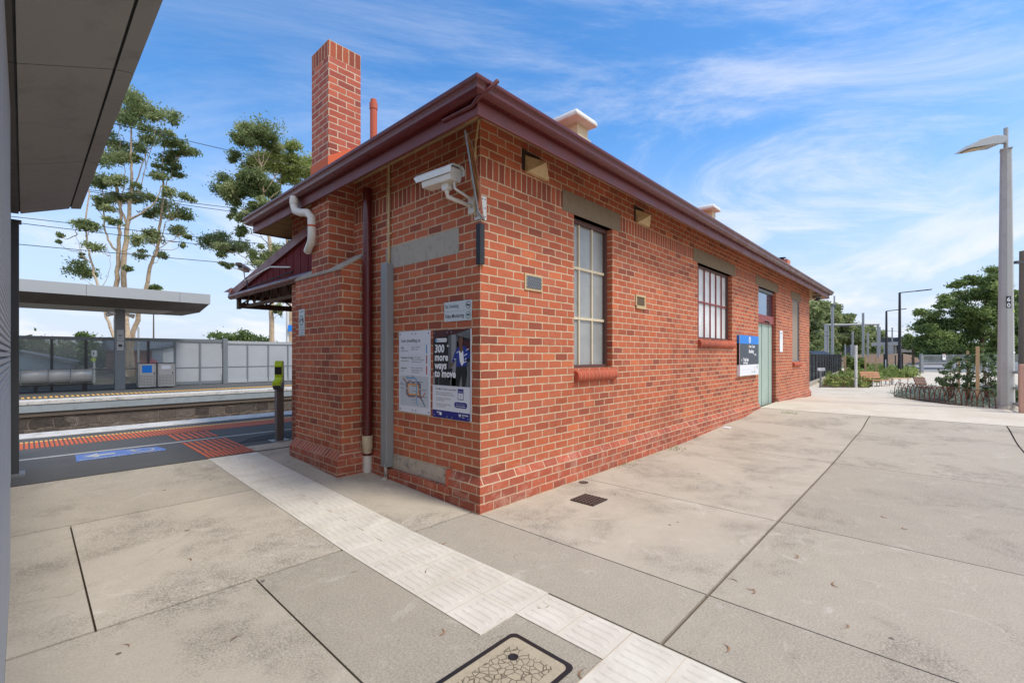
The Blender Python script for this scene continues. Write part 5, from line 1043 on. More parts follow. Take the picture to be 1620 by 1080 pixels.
# right-hand side: spreading wattle behind the gate
tree('spreading_tree', 'broad dark spreading tree behind the white street lamp post', 'tree', 46, 3.86, 1400, 400,
     [([(590, 690), (585, 600), (592, 500), (600, 420), (612, 330), (628, 250)], .34, .1)],
     [([(588, 580), (520, 570), (430, 560), (340, 540)], .13, .05), ([(592, 500), (500, 440), (420, 380), (330, 350)], .12, .04), ([(600, 420), (540, 330), (480, 290)], .10, .03), ([(600, 430), (650, 380), (680, 300)], .10, .03), ([(612, 320), (580, 230), (560, 180)], .07, .03)],
     [(662, 112, 38, 20), (605, 168, 56, 30), (500, 188, 56, 20), (440, 200, 38, 15), (545, 150, 46, 16), (672, 180, 36, 50), (640, 228, 56, 24), (480, 278, 56, 24), (382, 292, 46, 20), (330, 318, 36, 18), (560, 268, 56, 24), (652, 300, 46, 26), (252, 370, 40, 16), (302, 390, 56, 24), (212, 420, 38, 18), (230, 450, 46, 16), (190, 466, 14, 8), (420, 340, 76, 30), (520, 360, 66, 30), (600, 370, 56, 34), (662, 400, 36, 36), (350, 430, 76, 34), (300, 470, 76, 30), (450, 430, 86, 38), (560, 450, 76, 38), (652, 480, 46, 34), (262, 520, 46, 24), (352, 520, 76, 30), (470, 510, 86, 34), (580, 530, 66, 34), (300, 572, 56, 20), (402, 580, 76, 26), (522, 582, 76, 26), (640, 570, 56, 34), (245, 560, 40, 26), (700, 250, 40, 60), (720, 400, 50, 60), (720, 540, 50, 50), (300, 620, 80, 22), (430, 620, 80, 22), (560, 620, 60, 22)],
     'wattle', 'trees beyond the road', n0=1.25, seed=21, L_=.28, W_=.12, bark='barkd', dep=2.2)
tree('spreading_tree', 'lighter tree showing past the right side of the lamp post', 'tree', 50, 3.86, 1400, 400,
     [([(860, 690), (850, 560), (840, 420)], .3, .12)], [], [(800, 290, 26, 40), (810, 380, 26, 30), (806, 250, 14, 20), (830, 460, 40, 50), (860, 380, 40, 50), (850, 540, 50, 50), (800, 540, 30, 60)],
     'wattle', 'trees beyond the road', n0=.9, seed=22, L_=.36, W_=.15, bark='barkd')
tree('spreading_tree', 'small mid green tree in front of the concrete viaduct, left of the spreading tree', 'tree', 62, 10.8, 1380, 520,
     [([(700, 450), (690, 350), (680, 250)], .25, .1)], [], [(560, 190, 60, 50, .65), (640, 160, 70, 50, .6), (700, 230, 60, 50), (780, 260, 70, 60), (740, 330, 70, 40), (640, 250, 60, 40), (820, 340, 60, 50), (860, 260, 50, 60), (760, 190, 40, 40), (540, 260, 30, 30), (830, 420, 60, 30)],
     'wattle', 'trees beyond the road', n0=.55, seed=23, L_=.5, W_=.2, bark='barkd')
for i, (x, y0, y1, rx, lb) in enumerate(((1272, 470, 566, 22, 'dark gum just past the end wall of the brick building'), (1300, 480, 562, 22, 'gum behind the leftmost overhead wire masts'), (1330, 496, 560, 22, 'gum in the middle of the row behind the wire portal'), (1356, 515, 562, 18, 'lower gum right of the row behind the wire portal'), (1384, 522, 562, 16, 'rounded gum nearest the far leg of the wire portal'))):
    d = 105 + 6 * i; rnd = random.Random(40 + i); bl = [(x + rnd.uniform(-.9, .9) * rx, y0 + (y1 - y0) * (.08 + .72 * rnd.random() ** .8), rnd.uniform(.3, .5) * rx, rnd.uniform(.18, .3) * rx) for _ in range(30)]
    tree('gum_tree', lb, 'tree', d, 1, 0, 0, [([(x, 563), (x + 2, y0 + 40), (x - 2, y0 + 15)], .4, .15)], [([(x, 540), (x - 10, 520)], .2, .1), ([(x, 545), (x + 12, 525)], .2, .1)], [(a, c, r * 2.0, q * 2.0) for a, c, r, q in [(q0, q1, q2 * .5, q3 * .5) for q0, q1, q2, q3 in bl]], 'gum', 'gums along the railway beyond the building', n0=.75, seed=60 + i, L_=.9, W_=.4, bark='bark', dep=3)
# bushes and hedge beyond the far platform
def bush(name, px, py, rx, ry, d, label, cat, mat='wattle', n=500, L_=.3, W_=.13, group=None, seed=1, base=.0):
    c = at(px, py, d); k = d / 720; rnd = random.Random(seed); T = thing(name, (c.x, c.y, base), label, cat, group); cl = []
    for _ in range(9):
        q = c + Vector((rnd.uniform(-.8, .8) * rx * k, rnd.uniform(-.8, .8) * rx * k, rnd.uniform(-.6, .6) * ry * k)); r = rnd.uniform(.35, .6); cl.append((q, (rx * k * r, rx * k * r, ry * k * r), n // 9, rnd.uniform(.2, .65)))
    b = MB(); b.tube([(c.x, c.y, base), (c.x, c.y, c.z - ry * k * .3)], [.12, .05], 'barkd', 6); b.build('trunk', T); leaves('crown', cl, T, mat, L_, W_, .2, seed); return T
for i, (x, y, rx, ry, lb) in enumerate(((351, 533, 18, 9, 'small round tree top above the clear screen post'), (388, 532, 13, 11, 'darker tree top beside the gum trunk above the screen'), (408, 535, 18, 8, 'low green tree top left of the tall gum trunk above the screen'), (131, 531, 8, 6, 'tuft of tree top above the screen behind the steel bench'), (243, 456, 8, 5, 'small tree top showing over the platform canopy'))):
    bush('distant_tree', x, y, rx, ry, 60, lb, 'tree', n=900, seed=70 + i, group='tree tops beyond the far platform', L_=.4, W_=.18)
for i, (x, y, rx, ry, d, lb) in enumerate(((60, 560, 34, 26, 40, 'dark hedge tree behind the screen at the left, above the sloping roof'), (118, 562, 34, 26, 42, 'dark hedge tree behind the screen above the steel bench'), (170, 560, 30, 28, 44, 'dark hedge tree behind the screen beside the canopy column'))):
    bush('hedge_tree', x, y, rx, ry, d, lb, 'tree', n=2600, seed=80 + i, group='hedge trees behind the screen', L_=.4, W_=.2)
# house and other things glimpsed through the screen
hp = at(60, 590, 30); T = thing('weatherboard_shed', (hp.x, hp.y, 0), 'pale blue weatherboard shed behind the screen at the left', 'shed')
b = MB(); a = at(20, 598, 28); c = at(112, 598, 33); wz = 1.4
b.add([(a.x, a.y, 0), (c.x, c.y, 0), (c.x, c.y, .95), (a.x, a.y, 1.75), (a.x + .5, a.y + 5, 0), (c.x + .5, c.y + 5, 0), (c.x + .5, c.y + 5, .95), (a.x + .5, a.y + 5, 1.75)], [(0, 1, 2, 3), (1, 5, 6, 2), (5, 4, 7, 6), (4, 0, 3, 7)], 'shed'); M['shed'] = plain('pale_weatherboard', (150, 168, 178), .7, .1, 3); b.build('wall', T)
b = MB(); b.add([(a.x, a.y - .2, 1.76), (c.x + .3, c.y - .2, .96), (c.x + .8, c.y + 5, .96), (a.x + .5, a.y + 5, 1.76), (a.x, a.y - .2, 1.86), (c.x + .3, c.y - .2, 1.06), (c.x + .8, c.y + 5, 1.06), (a.x + .5, a.y + 5, 1.86)], [(0, 3, 2, 1), (4, 5, 6, 7), (0, 1, 5, 4), (1, 2, 6, 5), (2, 3, 7, 6), (3, 0, 4, 7)], 'greyp'); b.build('roof', T)
hp = at(258, 575, 38); T = thing('brick_house', (hp.x, hp.y, 0), 'brick house with a grey tiled roof behind the screen and bins', 'house')
b = MB(); b.box(hp.x - 3, hp.x + 3.5, hp.y, hp.y + 6, 0, 1.9, 'brick'); b.build('wall', T); b = MB(); b.prism([(hp.y - .5, 1.9), (hp.y + 3, 3.0), (hp.y + 6.5, 1.9)], 0, hp.x - 3.4, hp.x + 4, 'greyp'); b.build('roof', T)
hp = at(300, 580, 34); T = thing('gabled_shelter', (hp.x, hp.y, 0), 'white gabled shelter behind the frosted screen panels', 'shelter')
b = MB(); b.prism([(hp.x - 1.6, 0), (hp.x + 2.6, 0), (hp.x + 2.6, 1.9), (hp.x + .5, 2.55), (hp.x - 1.6, 1.9)], 1, hp.y, hp.y + 4, 'offw'); b.build('wall', T); b = MB(); b.obox((hp.x - .6, hp.y + 2, 2.30), Vector((2.1, 0, .65)).normalized(), (0, 1, 0), Vector((-.65, 0, 2.1)).normalized(), 1.25, 2.2, .05, 'dgrey'); b.obox((hp.x + 1.6, hp.y + 2, 2.30), Vector((2.1, 0, -.65)).normalized(), (0, 1, 0), Vector((.65, 0, 2.1)).normalized(), 1.25, 2.2, .05, 'dgrey'); b.build('roof', T)
hp = gp(149, 614, .0); hp = at(149, 600, 24.5); T = thing('sign_post', (hp.x, hp.y, 0), 'thin white post with a small sign and yellow disc behind the screen', 'sign post')
b = MB(); b.tube([(hp.x, hp.y, 0), (hp.x, hp.y, 1.75)], .05, 'white', 8); b.build('post', T); b = MB(); b.box(hp.x - .11, hp.x + .11, hp.y - .06, hp.y - .05, 1.45, 1.78, 'offw').box(hp.x - .06, hp.x - .01, hp.y - .064, hp.y - .061, 1.52, 1.70, 'ink'); b.build('plate', T); b = MB(); b.tube([(hp.x - .03, hp.y - .06, 1.28), (hp.x - .03, hp.y - .08, 1.28)], .11, 'lime', 12); b.build('disc', T)
hp = at(240, 580, 30); b = MB(); b.tube([(hp.x, hp.y, .0), (hp.x, hp.y, .55)], .03, 'galv', 6).tube([(hp.x, hp.y - .03, .9), (hp.x, hp.y - .05, .9)], .34, 'red2', 16).box(hp.x - .24, hp.x + .24, hp.y - .06, hp.y - .052, .84, .96, 'offw'); b.tube([(hp.x, hp.y, .55), (hp.x, hp.y, .9)], .03, 'galv', 6); tag(b.build('road_sign', piv=(hp.x, hp.y, 0)), 'round red no entry sign behind the screen above the blue plated bin', 'sign')
for px, h, lb in ((219, 4.6, 'thin pale pole rising behind the screen by the leaning gum'), (455, 3.5, 'pale pole with a small blue sign behind the screen, beside the chimney breast')):
    q = at(px, 560, 34 if px < 300 else 29); T = thing('pale_pole', (q.x, q.y, 0), lb, 'pole'); zt_ = q.z + (2.0 if px < 300 else 4.6); b = MB(); b.tube([(q.x, q.y, 0), (q.x, q.y, zt_)], .06 if px < 300 else .10, 'white', 8); b.build('shaft', T)
    if px > 300: b = MB(); s = at(461, 519, 28.9); b.box(s.x - .2, s.x + .25, s.y, s.y + .03, s.z - .2, s.z + .2, 'skyb'); b.build('plate', T)
pz = at(385, 590, 24.4); b = MB(); b.box(S2(6.0), S2(7.1), FY - .05, FY - .042, .36, .90, 'paper').box(S2(6.0), S2(7.1), FY - .056, FY - .05, .80, .90, 'skyb').box(S2(6.2), S2(6.9), FY - .056, FY - .05, .52, .56, 'grid').box(S2(6.2), S2(6.7), FY - .056, FY - .05, .62, .66, 'grid')
# overhead wires, strung right across behind the trees
def wire(a, c, sag, r, label, grp='overhead wires behind the platforms'):
    pts = []; b = MB()
    for i in range(25):
        t_ = i / 24; p = a.lerp(c, t_); pts.append(p + Vector((0, 0, -sag * 4 * t_ * (1 - t_))))
    b.tube(pts, r, 'cable', 5); tag(b.build('overhead_wire', piv=a), label, 'wire', grp)
for i, (x0, y0, x1, y1, d0, d1, lb) in enumerate(((20, 135, 690, 297, 26, 40, 'topmost overhead wire crossing the tree crowns below the chimney'), (20, 262, 690, 352, 26, 40, 'upper of the close pair of overhead wires'), (20, 262.5, 690, 362, 25.6, 39, 'lower of the close pair of overhead wires'), (20, 320, 690, 398, 26, 40, 'upper thin overhead wire above the awning camera'), (20, 328, 690, 412, 25, 39, 'lower thin overhead wire level with the awning camera'), (20, 361, 690, 426, 24, 38, 'lowest overhead wire, just above the platform canopy'))):
    a_, c_ = at(x0, y0, d0), at(x1, y1, d1); a_, c_ = a_ - (c_ - a_) * 1.2, c_ + (c_ - a_) * 1.2
    wire(a_, c_, .9, .020 if i else .022, lb)

# ------------------------------------------------------------------ right-hand side: forecourt garden, lamps, railway masts
def g0(px, py, z=.104): return gp(px, py, z)
# tall galvanised street lamp
q = Vector((14.1, -4.58, .10)); q.z = g(14.1, -4.58); T = thing('street_lamp', tuple(q), 'tall eight sided galvanised lamp post numbered 60 at the right edge', 'street lamp')
def octo(c, r, z, ph=.0): return [(c.x + r * math.cos(ph + k * math.pi / 4), c.y + r * math.sin(ph + k * math.pi / 4), z) for k in range(8)]
PH = TH + R_(8)
b = MB(); v = octo(q, .165, q.z + .02, PH) + octo(q, .108, 6.78, PH); b.add(v, [(k, (k + 1) % 8, 8 + (k + 1) % 8, 8 + k) for k in range(8)] + [tuple(range(8, 16))], 'galv2'); M['galv2'] = plain('galvanised_pole', (176, 175, 171), .6, .14, 2.5, metal=.25, dirt=(140, 138, 132), dirtf=.35); SH = b.build('shaft', T)
b = MB(); b.tube([(q.x, q.y, 6.76), (q.x, q.y, 7.34)], .045, 'galv2', 10); b.box(q.x - .11, q.x + .11, q.y - .11, q.y + .11, 6.775, 6.80, 'galv2'); b.build('spigot', T)
b = MB(); F3 = Vector((FW[0], FW[1], 0)); R3 = Vector((RT[0], RT[1], 0)); c0 = Vector((q.x, q.y, 7.0))
pr = [(-1.16, -.26), (-.85, -.05), (-.45, .10), (-.22, .09), (-.14, .02), (-.14, -.05), (-.30, -.13), (-.5, -.15)]
vs = []
for s_, k in ((-1, .72), (-.6, 1), (.6, 1), (1, .72)):
    vs += [c0 + R3 * u + F3 * (s_ * .19) + Vector((0, 0, v * (k if v > -.1 else 1))) for u, v in pr]
n = len(pr); b.add(vs, [(r * n + i, r * n + (i + 1) % n, (r + 1) * n + (i + 1) % n, (r + 1) * n + i) for r in range(3) for i in range(n)] + [tuple(range(n))[::-1], tuple(range(3 * n, 4 * n))], 'fas'); LH = b.build('lamp_head', T, bevel=.008)
b = MB(); P0 = [(-1.06, -.252), (-.62, -.172)]; b.add([c0 + R3 * u + F3 * s_ + Vector((0, 0, v - .012)) for (u, v), s_ in ((P0[0], -.15), (P0[1], -.15), (P0[1], .15), (P0[0], .15))], [(0, 1, 2, 3)], 'lens'); M['lens'] = plain('lamp_lens', (196, 176, 130), .3, .1, 20); b.build('lens', LH)
b = MB(); b.obox(c0 + R3 * -.10 + Vector((0, 0, -.02)), R3, F3, (0, 0, 1), .10, .04, .035, 'galv'); b.build('arm', T)
b = MB(); v = octo(q, .29, q.z - .02, PH) + octo(q, .20, q.z + .09, PH); b.add(v, [(k, (k + 1) % 8, 8 + (k + 1) % 8, 8 + k) for k in range(8)] + [tuple(range(8, 16))], 'render'); b.build('footing', T)
# number plate and stickers follow the post's nearer faces
def onpole(px, py, wd, ht, mat, txt=None):
    z = 1.54 + (561 - py) / 720 * 11.45; b = MB(); r = .165 - .057 * (z - .1) / 6.68; a = (px - 1592) / 720 * 11.65; fi = min(range(8), key=lambda k: abs((Vector((math.cos(PH + (k + .5) * math.pi / 4), math.sin(PH + (k + .5) * math.pi / 4), 0)) * r).dot(R3) - a) + (9 if (Vector((math.cos(PH + (k + .5) * math.pi / 4), math.sin(PH + (k + .5) * math.pi / 4), 0))).dot(F3) > .1 else 0))
    n_ = Vector((math.cos(PH + (fi + .5) * math.pi / 4), math.sin(PH + (fi + .5) * math.pi / 4), 0)); x_ = Vector((-n_.y, n_.x, 0)); 
    if x_.dot(R3) < 0: x_ = -x_
    cc = Vector((q.x, q.y, z)) + n_ * (r * math.cos(math.pi / 8) + .003); k_ = min(.8 * r * math.tan(math.pi / 8), max(-.8 * r * math.tan(math.pi / 8), (a - (n_ * r).dot(R3)) / max(.3, x_.dot(R3)))); cc += x_ * k_
    tl_ = .057 / 6.68; up = (Vector((0, 0, 1)) - n_ * tl_).normalized(); b.obox(cc, x_, n_, up, wd / 2, .002, ht / 2, mat)
    if txt:
        for i, ch in enumerate(txt): text(b, ch, .15, cc + n_ * .003 + up * (.015 - i * .145), x_, up, 'offw', align='CENTER', bold=.003)
    return b
onpole(1588, 477, .10, .30, 'pblack', '60').build('number_plate', SH); onpole(1598.5, 491.5, .07, .055, 'lime').build('sticker', SH); onpole(1584, 575, .02, .02, 'red2').build('sticker', SH)
onpole(1597, 557.5, .15, .035, 'offw').build('band', SH)
# timber power pole and pipe rail
q = at(1621, 610, 17); T = thing('timber_pole', (q.x, q.y, .1), 'weathered timber power pole behind the right edge of the lamp post', 'pole'); b = MB(); b.tube([(q.x, q.y, .1), (q.x, q.y, 1.54 + 164 / 720 * 17)], [.17, .14], 'pole', 12); b.build('shaft', T); b = MB(); s = at(1612, 415, 16.75); b.obox(s, R3, F3, (0, 0, 1), .14, .05, .05, 'dgrey'); b.build('bracket', T)
q = at(1622, 620, 10.6); T = thing('pipe_rail', (q.x, q.y, .1), 'pinkish post with three steel rails beside the tall lamp post', 'railing')
b = MB(); b.box(q.x - .10, q.x + .10, q.y - .10, q.y + .10, .08, 1.32, 'pinkp'); M['pinkp'] = plain('pink_concrete', (196, 152, 132), .8, .12, 6); b.build('post', T, bevel=.02)
for py in (589, 614, 639): b = MB(); a = at(1622, py, 10.6); c = at(1592, py - 1, 12.4); b.tube([a, c], .035, 'galv', 8); b.build('rail', T)
# hooped garden edging
def hoops(pts, step, h, label, lean=0.):
    pts = [Vector(p) for p in pts]; T = thing('hoop_edging', tuple(pts[0]), label, 'edging'); L_ = [0]
    for a, c in zip(pts, pts[1:]): L_.append(L_[-1] + (c - a).length)
    def al(s):
        for i in range(len(pts) - 1):
            if s <= L_[i + 1] + 1e-6: return pts[i].lerp(pts[i + 1], max(0, min(1, (s - L_[i]) / (L_[i + 1] - L_[i]))))
        return pts[-1]
    s = 0; n = 0
    while s + 2 * step < L_[-1] and n < 60:
        b = MB(); a, c = al(s), al(s + 2 * step); jit = random.uniform(-.012, .012); P = []
        for k in range(13):
            t_ = k / 12; x = .5 - .5 * math.cos(math.pi * t_); z = math.sin(math.pi * t_) ** .62 * (h + jit); p = a.lerp(c, x); P.append((p.x, p.y, p.z + z))
        b.tube(P, .011, 'rust', 5); b.build('hoop', T); s += step; n += 1
    return T
E1 = [gp(x, y) for x, y in ((1415, 627.5), (1437, 630.6), (1452, 632.6), (1478, 636), (1500, 639), (1522, 642), (1548, 646), (1576, 650))]
hoops(E1, .20, .50, 'rusty hooped edging round the garden bed in front of the staked shrubs')
E0 = [gp(x, y) for x, y in ((1415, 627.5), (1420, 622), (1432, 617), (1450, 615))]
b = MB(); bed = [Vector((p.x + .02, p.y, .118)) for p in E1] + [gp(1580, 651, .118), gp(1640, 640, .118), gp(1640, 618, .118), gp(1500, 612, .118), gp(1440, 615, .118), gp(1420, 621, .118)]
b.poly(bed, 'soil'); struct(b.build('garden_soil'))
b = MB(); bed2 = [gp(x, y, .122) for x, y in ((1294, 613), (1300, 612), (1376, 612.5), (1384, 604), (1412, 598), (1446, 597), (1446, 585), (1388, 582), (1350, 585), (1338, 590))]
b.poly(bed2, 'soil'); struct(b.build('garden_soil'))
hoops([gp(x, y, .12) for x, y in ((1304, 612.6), (1340, 612.6), (1376, 613))], .42, .42, 'faint rusty hooped edging along the grassy bed by the black mesh fence')
def inpoly(x, y, P):
    r = False; n = len(P)
    for i in range(n):
        a, c = P[i], P[(i + 1) % n]
        if (a.y > y) != (c.y > y) and x < (c.x - a.x) * (y - a.y) / (c.y - a.y) + a.x: r = not r
    return r
def cover(name, P, n, h, mat, label, sz, seed=1, z=.12):
    rnd = random.Random(seed); x0, x1 = min(p.x for p in P), max(p.x for p in P); y0, y1 = min(p.y for p in P), max(p.y for p in P); cl = []
    while len(cl) < n:
        x, y = rnd.uniform(x0, x1), rnd.uniform(y0, y1)
        if inpoly(x, y, P): hh = h * rnd.uniform(.3, 1); cl.append(((x, y, z + hh * .5), (rnd.uniform(.10, .3), rnd.uniform(.10, .3), hh * .6), 34, rnd.uniform(.15, .8)))
    o = leaves(name, cl, None, mat, sz, sz * .3, -.7, seed, (x0, y0, z)); return tag(o, label, 'ground cover', kind='stuff')
cover('ground_cover', bed, 170, .28, 'sage', 'low silvery ground cover inside the hooped edging', .10, 3)
cover('garden_grass', bed2, 620, .45, 'grass', 'long green grass and low plants in the bed by the bench', .26, 4)
# staked shrubs
def shrub(name, blobs, base, label, f, ox, oy, d, mat='shrub', seed=1, n0=1., L_=.09, W_=.045, cat='shrub', group=None):
    P = pxl(f, d, ox, oy); rnd = random.Random(seed); sc = d / 720 / f; T = thing(name, (base.x, base.y, .11), label, cat, group); cl = []; b = MB()
    for x, y, rx, ry in blobs:
        c = P(x, y, rnd.uniform(-.35, .35)); r = (rx * ry) ** .5 * sc
        for _ in range(5): k = rnd.uniform(.3, .6); p = P(x + rnd.uniform(-.6, .6) * rx, y + rnd.uniform(-.6, .6) * ry, rnd.uniform(-.4, .4)); cl.append((p, (rx * sc * k,) * 2 + (ry * sc * k,), int(n0 * 1400 * r * r * k + 10), rnd.uniform(.15, .6)))
        b.tube(wig([base, (base + c) / 2 + Vector((0, 0, -.05)), c], 3, .02, rnd), [.022, .018, .015, .012, .01, .008, .006], 'barkd', 5, False)
    b.build('stem', T); return leaves('foliage', cl, T, mat, L_, W_, .1, seed)
E4 = (7.36, 1400, 540)
shrub('garden_shrub', [(780, 240, 60, 40), (840, 200, 60, 40), (760, 320, 60, 50), (690, 360, 60, 30), (640, 430, 50, 40), (720, 430, 60, 40), (800, 420, 60, 50), (740, 500, 60, 40), (820, 520, 50, 40), (660, 480, 40, 30), (880, 300, 50, 60), (860, 400, 50, 50)], gp(1503, 636), 'open dark shrub leaning left of the three timber stakes', *E4, 14.2, seed=31)
shrub('garden_shrub', [(980, 200, 50, 40), (960, 300, 60, 60), (1010, 400, 60, 60), (950, 430, 60, 50), (1020, 500, 50, 50), (930, 500, 50, 40), (980, 560, 60, 50), (1040, 260, 50, 60), (1060, 180, 50, 40)], gp(1530, 636), 'dark leafy shrub between the timber stakes', *E4, 13.8, seed=32)
shrub('garden_shrub', [(1130, 180, 50, 40), (1220, 170, 50, 40), (1280, 190, 40, 50), (1150, 260, 60, 60), (1250, 280, 60, 60), (1180, 360, 60, 60), (1280, 380, 50, 60), (1140, 460, 60, 50), (1240, 470, 60, 50), (1290, 520, 40, 50), (1180, 560, 60, 50), (1270, 600, 50, 50)], gp(1562, 640), 'grey green shrub beside the tall lamp post', *E4, 13.4, seed=33)
shrub('garden_shrub', [(1560, 680, 30, 60), (1545, 600, 30, 50)], gp(1612, 648), 'strappy shrub between the lamp post and the pink rail post', *E4, 12.6, seed=34, L_=.2, W_=.04)
shrub('garden_shrub', [(300, 690, 40, 40), (330, 730, 50, 40), (380, 710, 40, 40), (410, 750, 40, 30), (290, 760, 40, 40), (350, 770, 40, 30)], gp(1352, 589), 'bright green rounded shrub in the grassy bed by the black fence', 5.4, 1290, 440, 30, 'grass', 35, .6, .22, .10)
for (px, yt, yb, wd, lb, d) in ((1517, 564, 626, .055, 'shortest, left timber stake in the shrubs', 15.6), (1531, 555, 630, .06, 'middle timber stake in the shrubs', 14.6), (1546.5, 548, 643, .075, 'tallest, right timber stake in front of the shrubs', 12.75)):
    a = at(px, yt, d); b = MB(); b.box(a.x - wd / 2, a.x + wd / 2, a.y - wd / 2, a.y + wd / 2, .1, a.z, 'stake'); tag(b.build('garden_stake', piv=(a.x, a.y, .1), bevel=.004), lb, 'stake', 'timber garden stakes')
for (px, yt, d, lb) in ((1337, 563, 27, 'timber stake at the end of the black mesh fence'), (1369, 563, 27, 'timber stake right of the bright green shrub'), (1386, 564, 30, 'timber stake left of the road behind the bench')):
    a = at(px, yt, d); b = MB(); b.box(a.x - .04, a.x + .04, a.y - .04, a.y + .04, .1, a.z, 'stake'); tag(b.build('garden_stake', piv=(a.x, a.y, .1)), lb, 'stake', 'timber garden stakes')
a, c = at(1545, 610, 12.8), at(1575, 611, 13.2); b = MB(); b.tube([a, (a + c) / 2 + Vector((0, 0, -.03)), c], .028, 'cable', 6); tag(b.build('rubber_tie', piv=a), 'black rubber tree tie from the tallest stake into the shrub', 'tree tie')
# timber seats
def seat(px0, px1, py, d, label, back=True, mat='timber'):
    a, c = at(px0, py, d), at(px1, py, d + (.6 if back else .2)); ax = (c - a); ln = ax.length; ax.normalize(); n_ = Vector((-ax.y, ax.x, 0)); n_ = n_ if n_.dot(F3) > 0 else -n_; mid = (a + c) / 2; T = thing('garden_bench', (mid.x, mid.y, .105), label, 'bench')
    for k in range(4): b = MB(); b.obox(mid + n_ * (.05 + .11 * k) + Vector((0, 0, .0)), ax, n_, (0, 0, 1), ln / 2, .048, .02, mat); b.build('seat_slat', T)
    if back:
        for k in range(3): b = MB(); b.obox(mid - ax * ln * .02 + n_ * (.50 + .03 * k) + Vector((0, 0, .13 + .10 * k)), ax, (n_ + Vector((0, 0, 3))).normalized(), (n_ * 3 - Vector((0, 0, 1))).normalized(), ln * .47, .045, .015, mat); b.build('back_slat', T)
    for t_ in (.08, .42, .92):
        for o in (.06, .42): b = MB(); p = a.lerp(c, t_) + n_ * o; b.tube([(p.x, p.y, .1), (p.x, p.y, p.z - .02)], .03, 'white', 7); b.build('leg', T)
    return T
seat(1381, 1413, 601.5, 20.2, 'pale timber bench with a curved back and white legs by the grassy bed')
seat(1413, 1441, 598.5, 21.5, 'backless stone coloured slab bench joining the timber bench', False, 'stake')
seat(1474, 1494, 612, 17.3, 'small brown slatted seat behind the hooped edging', True, 'timber2') if False else None
M['timber2'] = plain('brown_timber', (112, 80, 62), .7, .25, 6)
seat(1475, 1493, 613, 17.0, 'small brown slatted seat behind the hooped edging', True, 'timber2')
# posts
for px, yt, yb, d, r, mat, nm, lb, ct in ((1354, 546, 613, 19.9, .055, 'white', 'white_post', 'slim white post standing in front of the grassy bed', 'post'), (1337, 545, 590, 33, .05, 'galv', 'grey_post', 'slim grey post left of the dark notice board', 'post'), (1346, 545, 588, 34, .05, 'galv', 'grey_post', 'slim grey post right of the dark notice board', 'post')):
    a = at(px, yt, d); b = MB(); b.tube([(a.x, a.y, .1), (a.x, a.y, a.z)], r, mat, 10); tag(b.build(nm, piv=(a.x, a.y, .1)), lb, ct)
a = at(1341.5, 553, 33.5); T = thing('notice_board', (a.x, a.y, .1), 'dark blue notice board between two slim grey posts beyond the fence', 'sign'); b = MB(); b.obox(a, R3, F3, (0, 0, 1), .16, .02, .25, 'navyd'); M['navyd'] = plain('dark_navy', (30, 40, 58), .5, .1, 4); b.build('board', T)
a = at(1298, 590, 20.3); T = thing('closed_sign', (a.x, a.y, .1), 'small white plate reading CLOSED on a grey post by the black mesh fence', 'sign'); b = MB(); b.box(a.x - .035, a.x + .035, a.y - .035, a.y + .035, .1, a.z + .10, 'galvd'); b.build('post', T)
b = MB(); b.obox(a - F3 * .05 + Vector((0, 0, .17)), R3, F3, (0, 0, 1), .165, .008, .06, 'offw'); text(b, 'CLOSED', .10, a - F3 * .06 + Vector((0, 0, .135)), R3, (0, 0, 1), 'ink', align='CENTER', bold=.001); b.build('plate', T)
# black mesh fence along the railway
A, C_ = Vector((20.6, 1.05, .1)), Vector((44, 2.6, .1)); dv = (C_ - A); n = 15; T = thing('mesh_fence', tuple(A), 'black mesh fence running along the railway past the end of the building', 'fence'); ux = dv.normalized(); un = Vector((-ux.y, ux.x, 0))
M['bmesh'] = glassy('black_mesh', (34, 36, 40), .66, .7)
for i in range(n + 1): b = MB(); p = A + dv * i / n; b.box(p.x - .035, p.x + .035, p.y - .035, p.y + .035, .08, 1.56, 'black'); b.build('post', T)
b = MB(); b.obox((A + C_) / 2 + Vector((0, 0, .80)), ux, un, (0, 0, 1), dv.length / 2, .004, .64, 'bmesh'); b.build('mesh_panel', T)
for z in (1.46, .14): b = MB(); b.obox((A + C_) / 2 + Vector((0, 0, z - .0)), ux, un, (0, 0, 1), dv.length / 2, .02, .02, 'black'); b.build('rail', T)
b = MB(); b.obox((A + C_) / 2 + Vector((0, -.1, .05)), ux, un, (0, 0, 1), dv.length / 2, .10, .10, 'render'); struct(b.build('fence_kerb'))
# black street lamps
for px, yt, d, xa, ya_, lb in ((1423.3, 463, 31.7, 1472, 458, 'nearer, taller black street lamp with a long arm beyond the garden'), (1402.3, 492, 37, 1432, 488.5, 'farther, shorter black street lamp with a long arm beyond the garden')):
    a = at(px, yt, d); T = thing('street_lamp', (a.x, a.y, .1), lb, 'street lamp', 'black street lamps'); b = MB(); b.tube([(a.x, a.y, .1), (a.x, a.y, 1.2), (a.x, a.y, a.z)], [.16, .10, .065], 'black', 10); b.build('shaft', T)
    e = at(xa, ya_, d); m = a.lerp(e, .55); b = MB(); b.tube([a, m], .035, 'black', 7); b.build('arm', T); b = MB(); b.obox((m + e) / 2, (e - m).normalized(), F3, (0, 0, 1), (e - m).length / 2, .14, .035, 'black'); b.build('lamp_head', T, bevel=.02)
for px, yt, d in ((1399, 560, 36), (1427.5, 559.5, 34), (1416.5, 562, 52)):
    a = at(px, yt, d); b = MB(); b.box(a.x - .05, a.x + .05, a.y - .05, a.y + .05, .1, a.z, 'black'); tag(b.build('bollard', piv=(a.x, a.y, .1)), {1399: 'slim black bollard just left of the farther black lamp', 1427.5: 'slim black bollard just right of the nearer black lamp', 1416.5: 'short dark bollard across the road between the black lamps'}[px], 'bollard', 'bollards by the road')
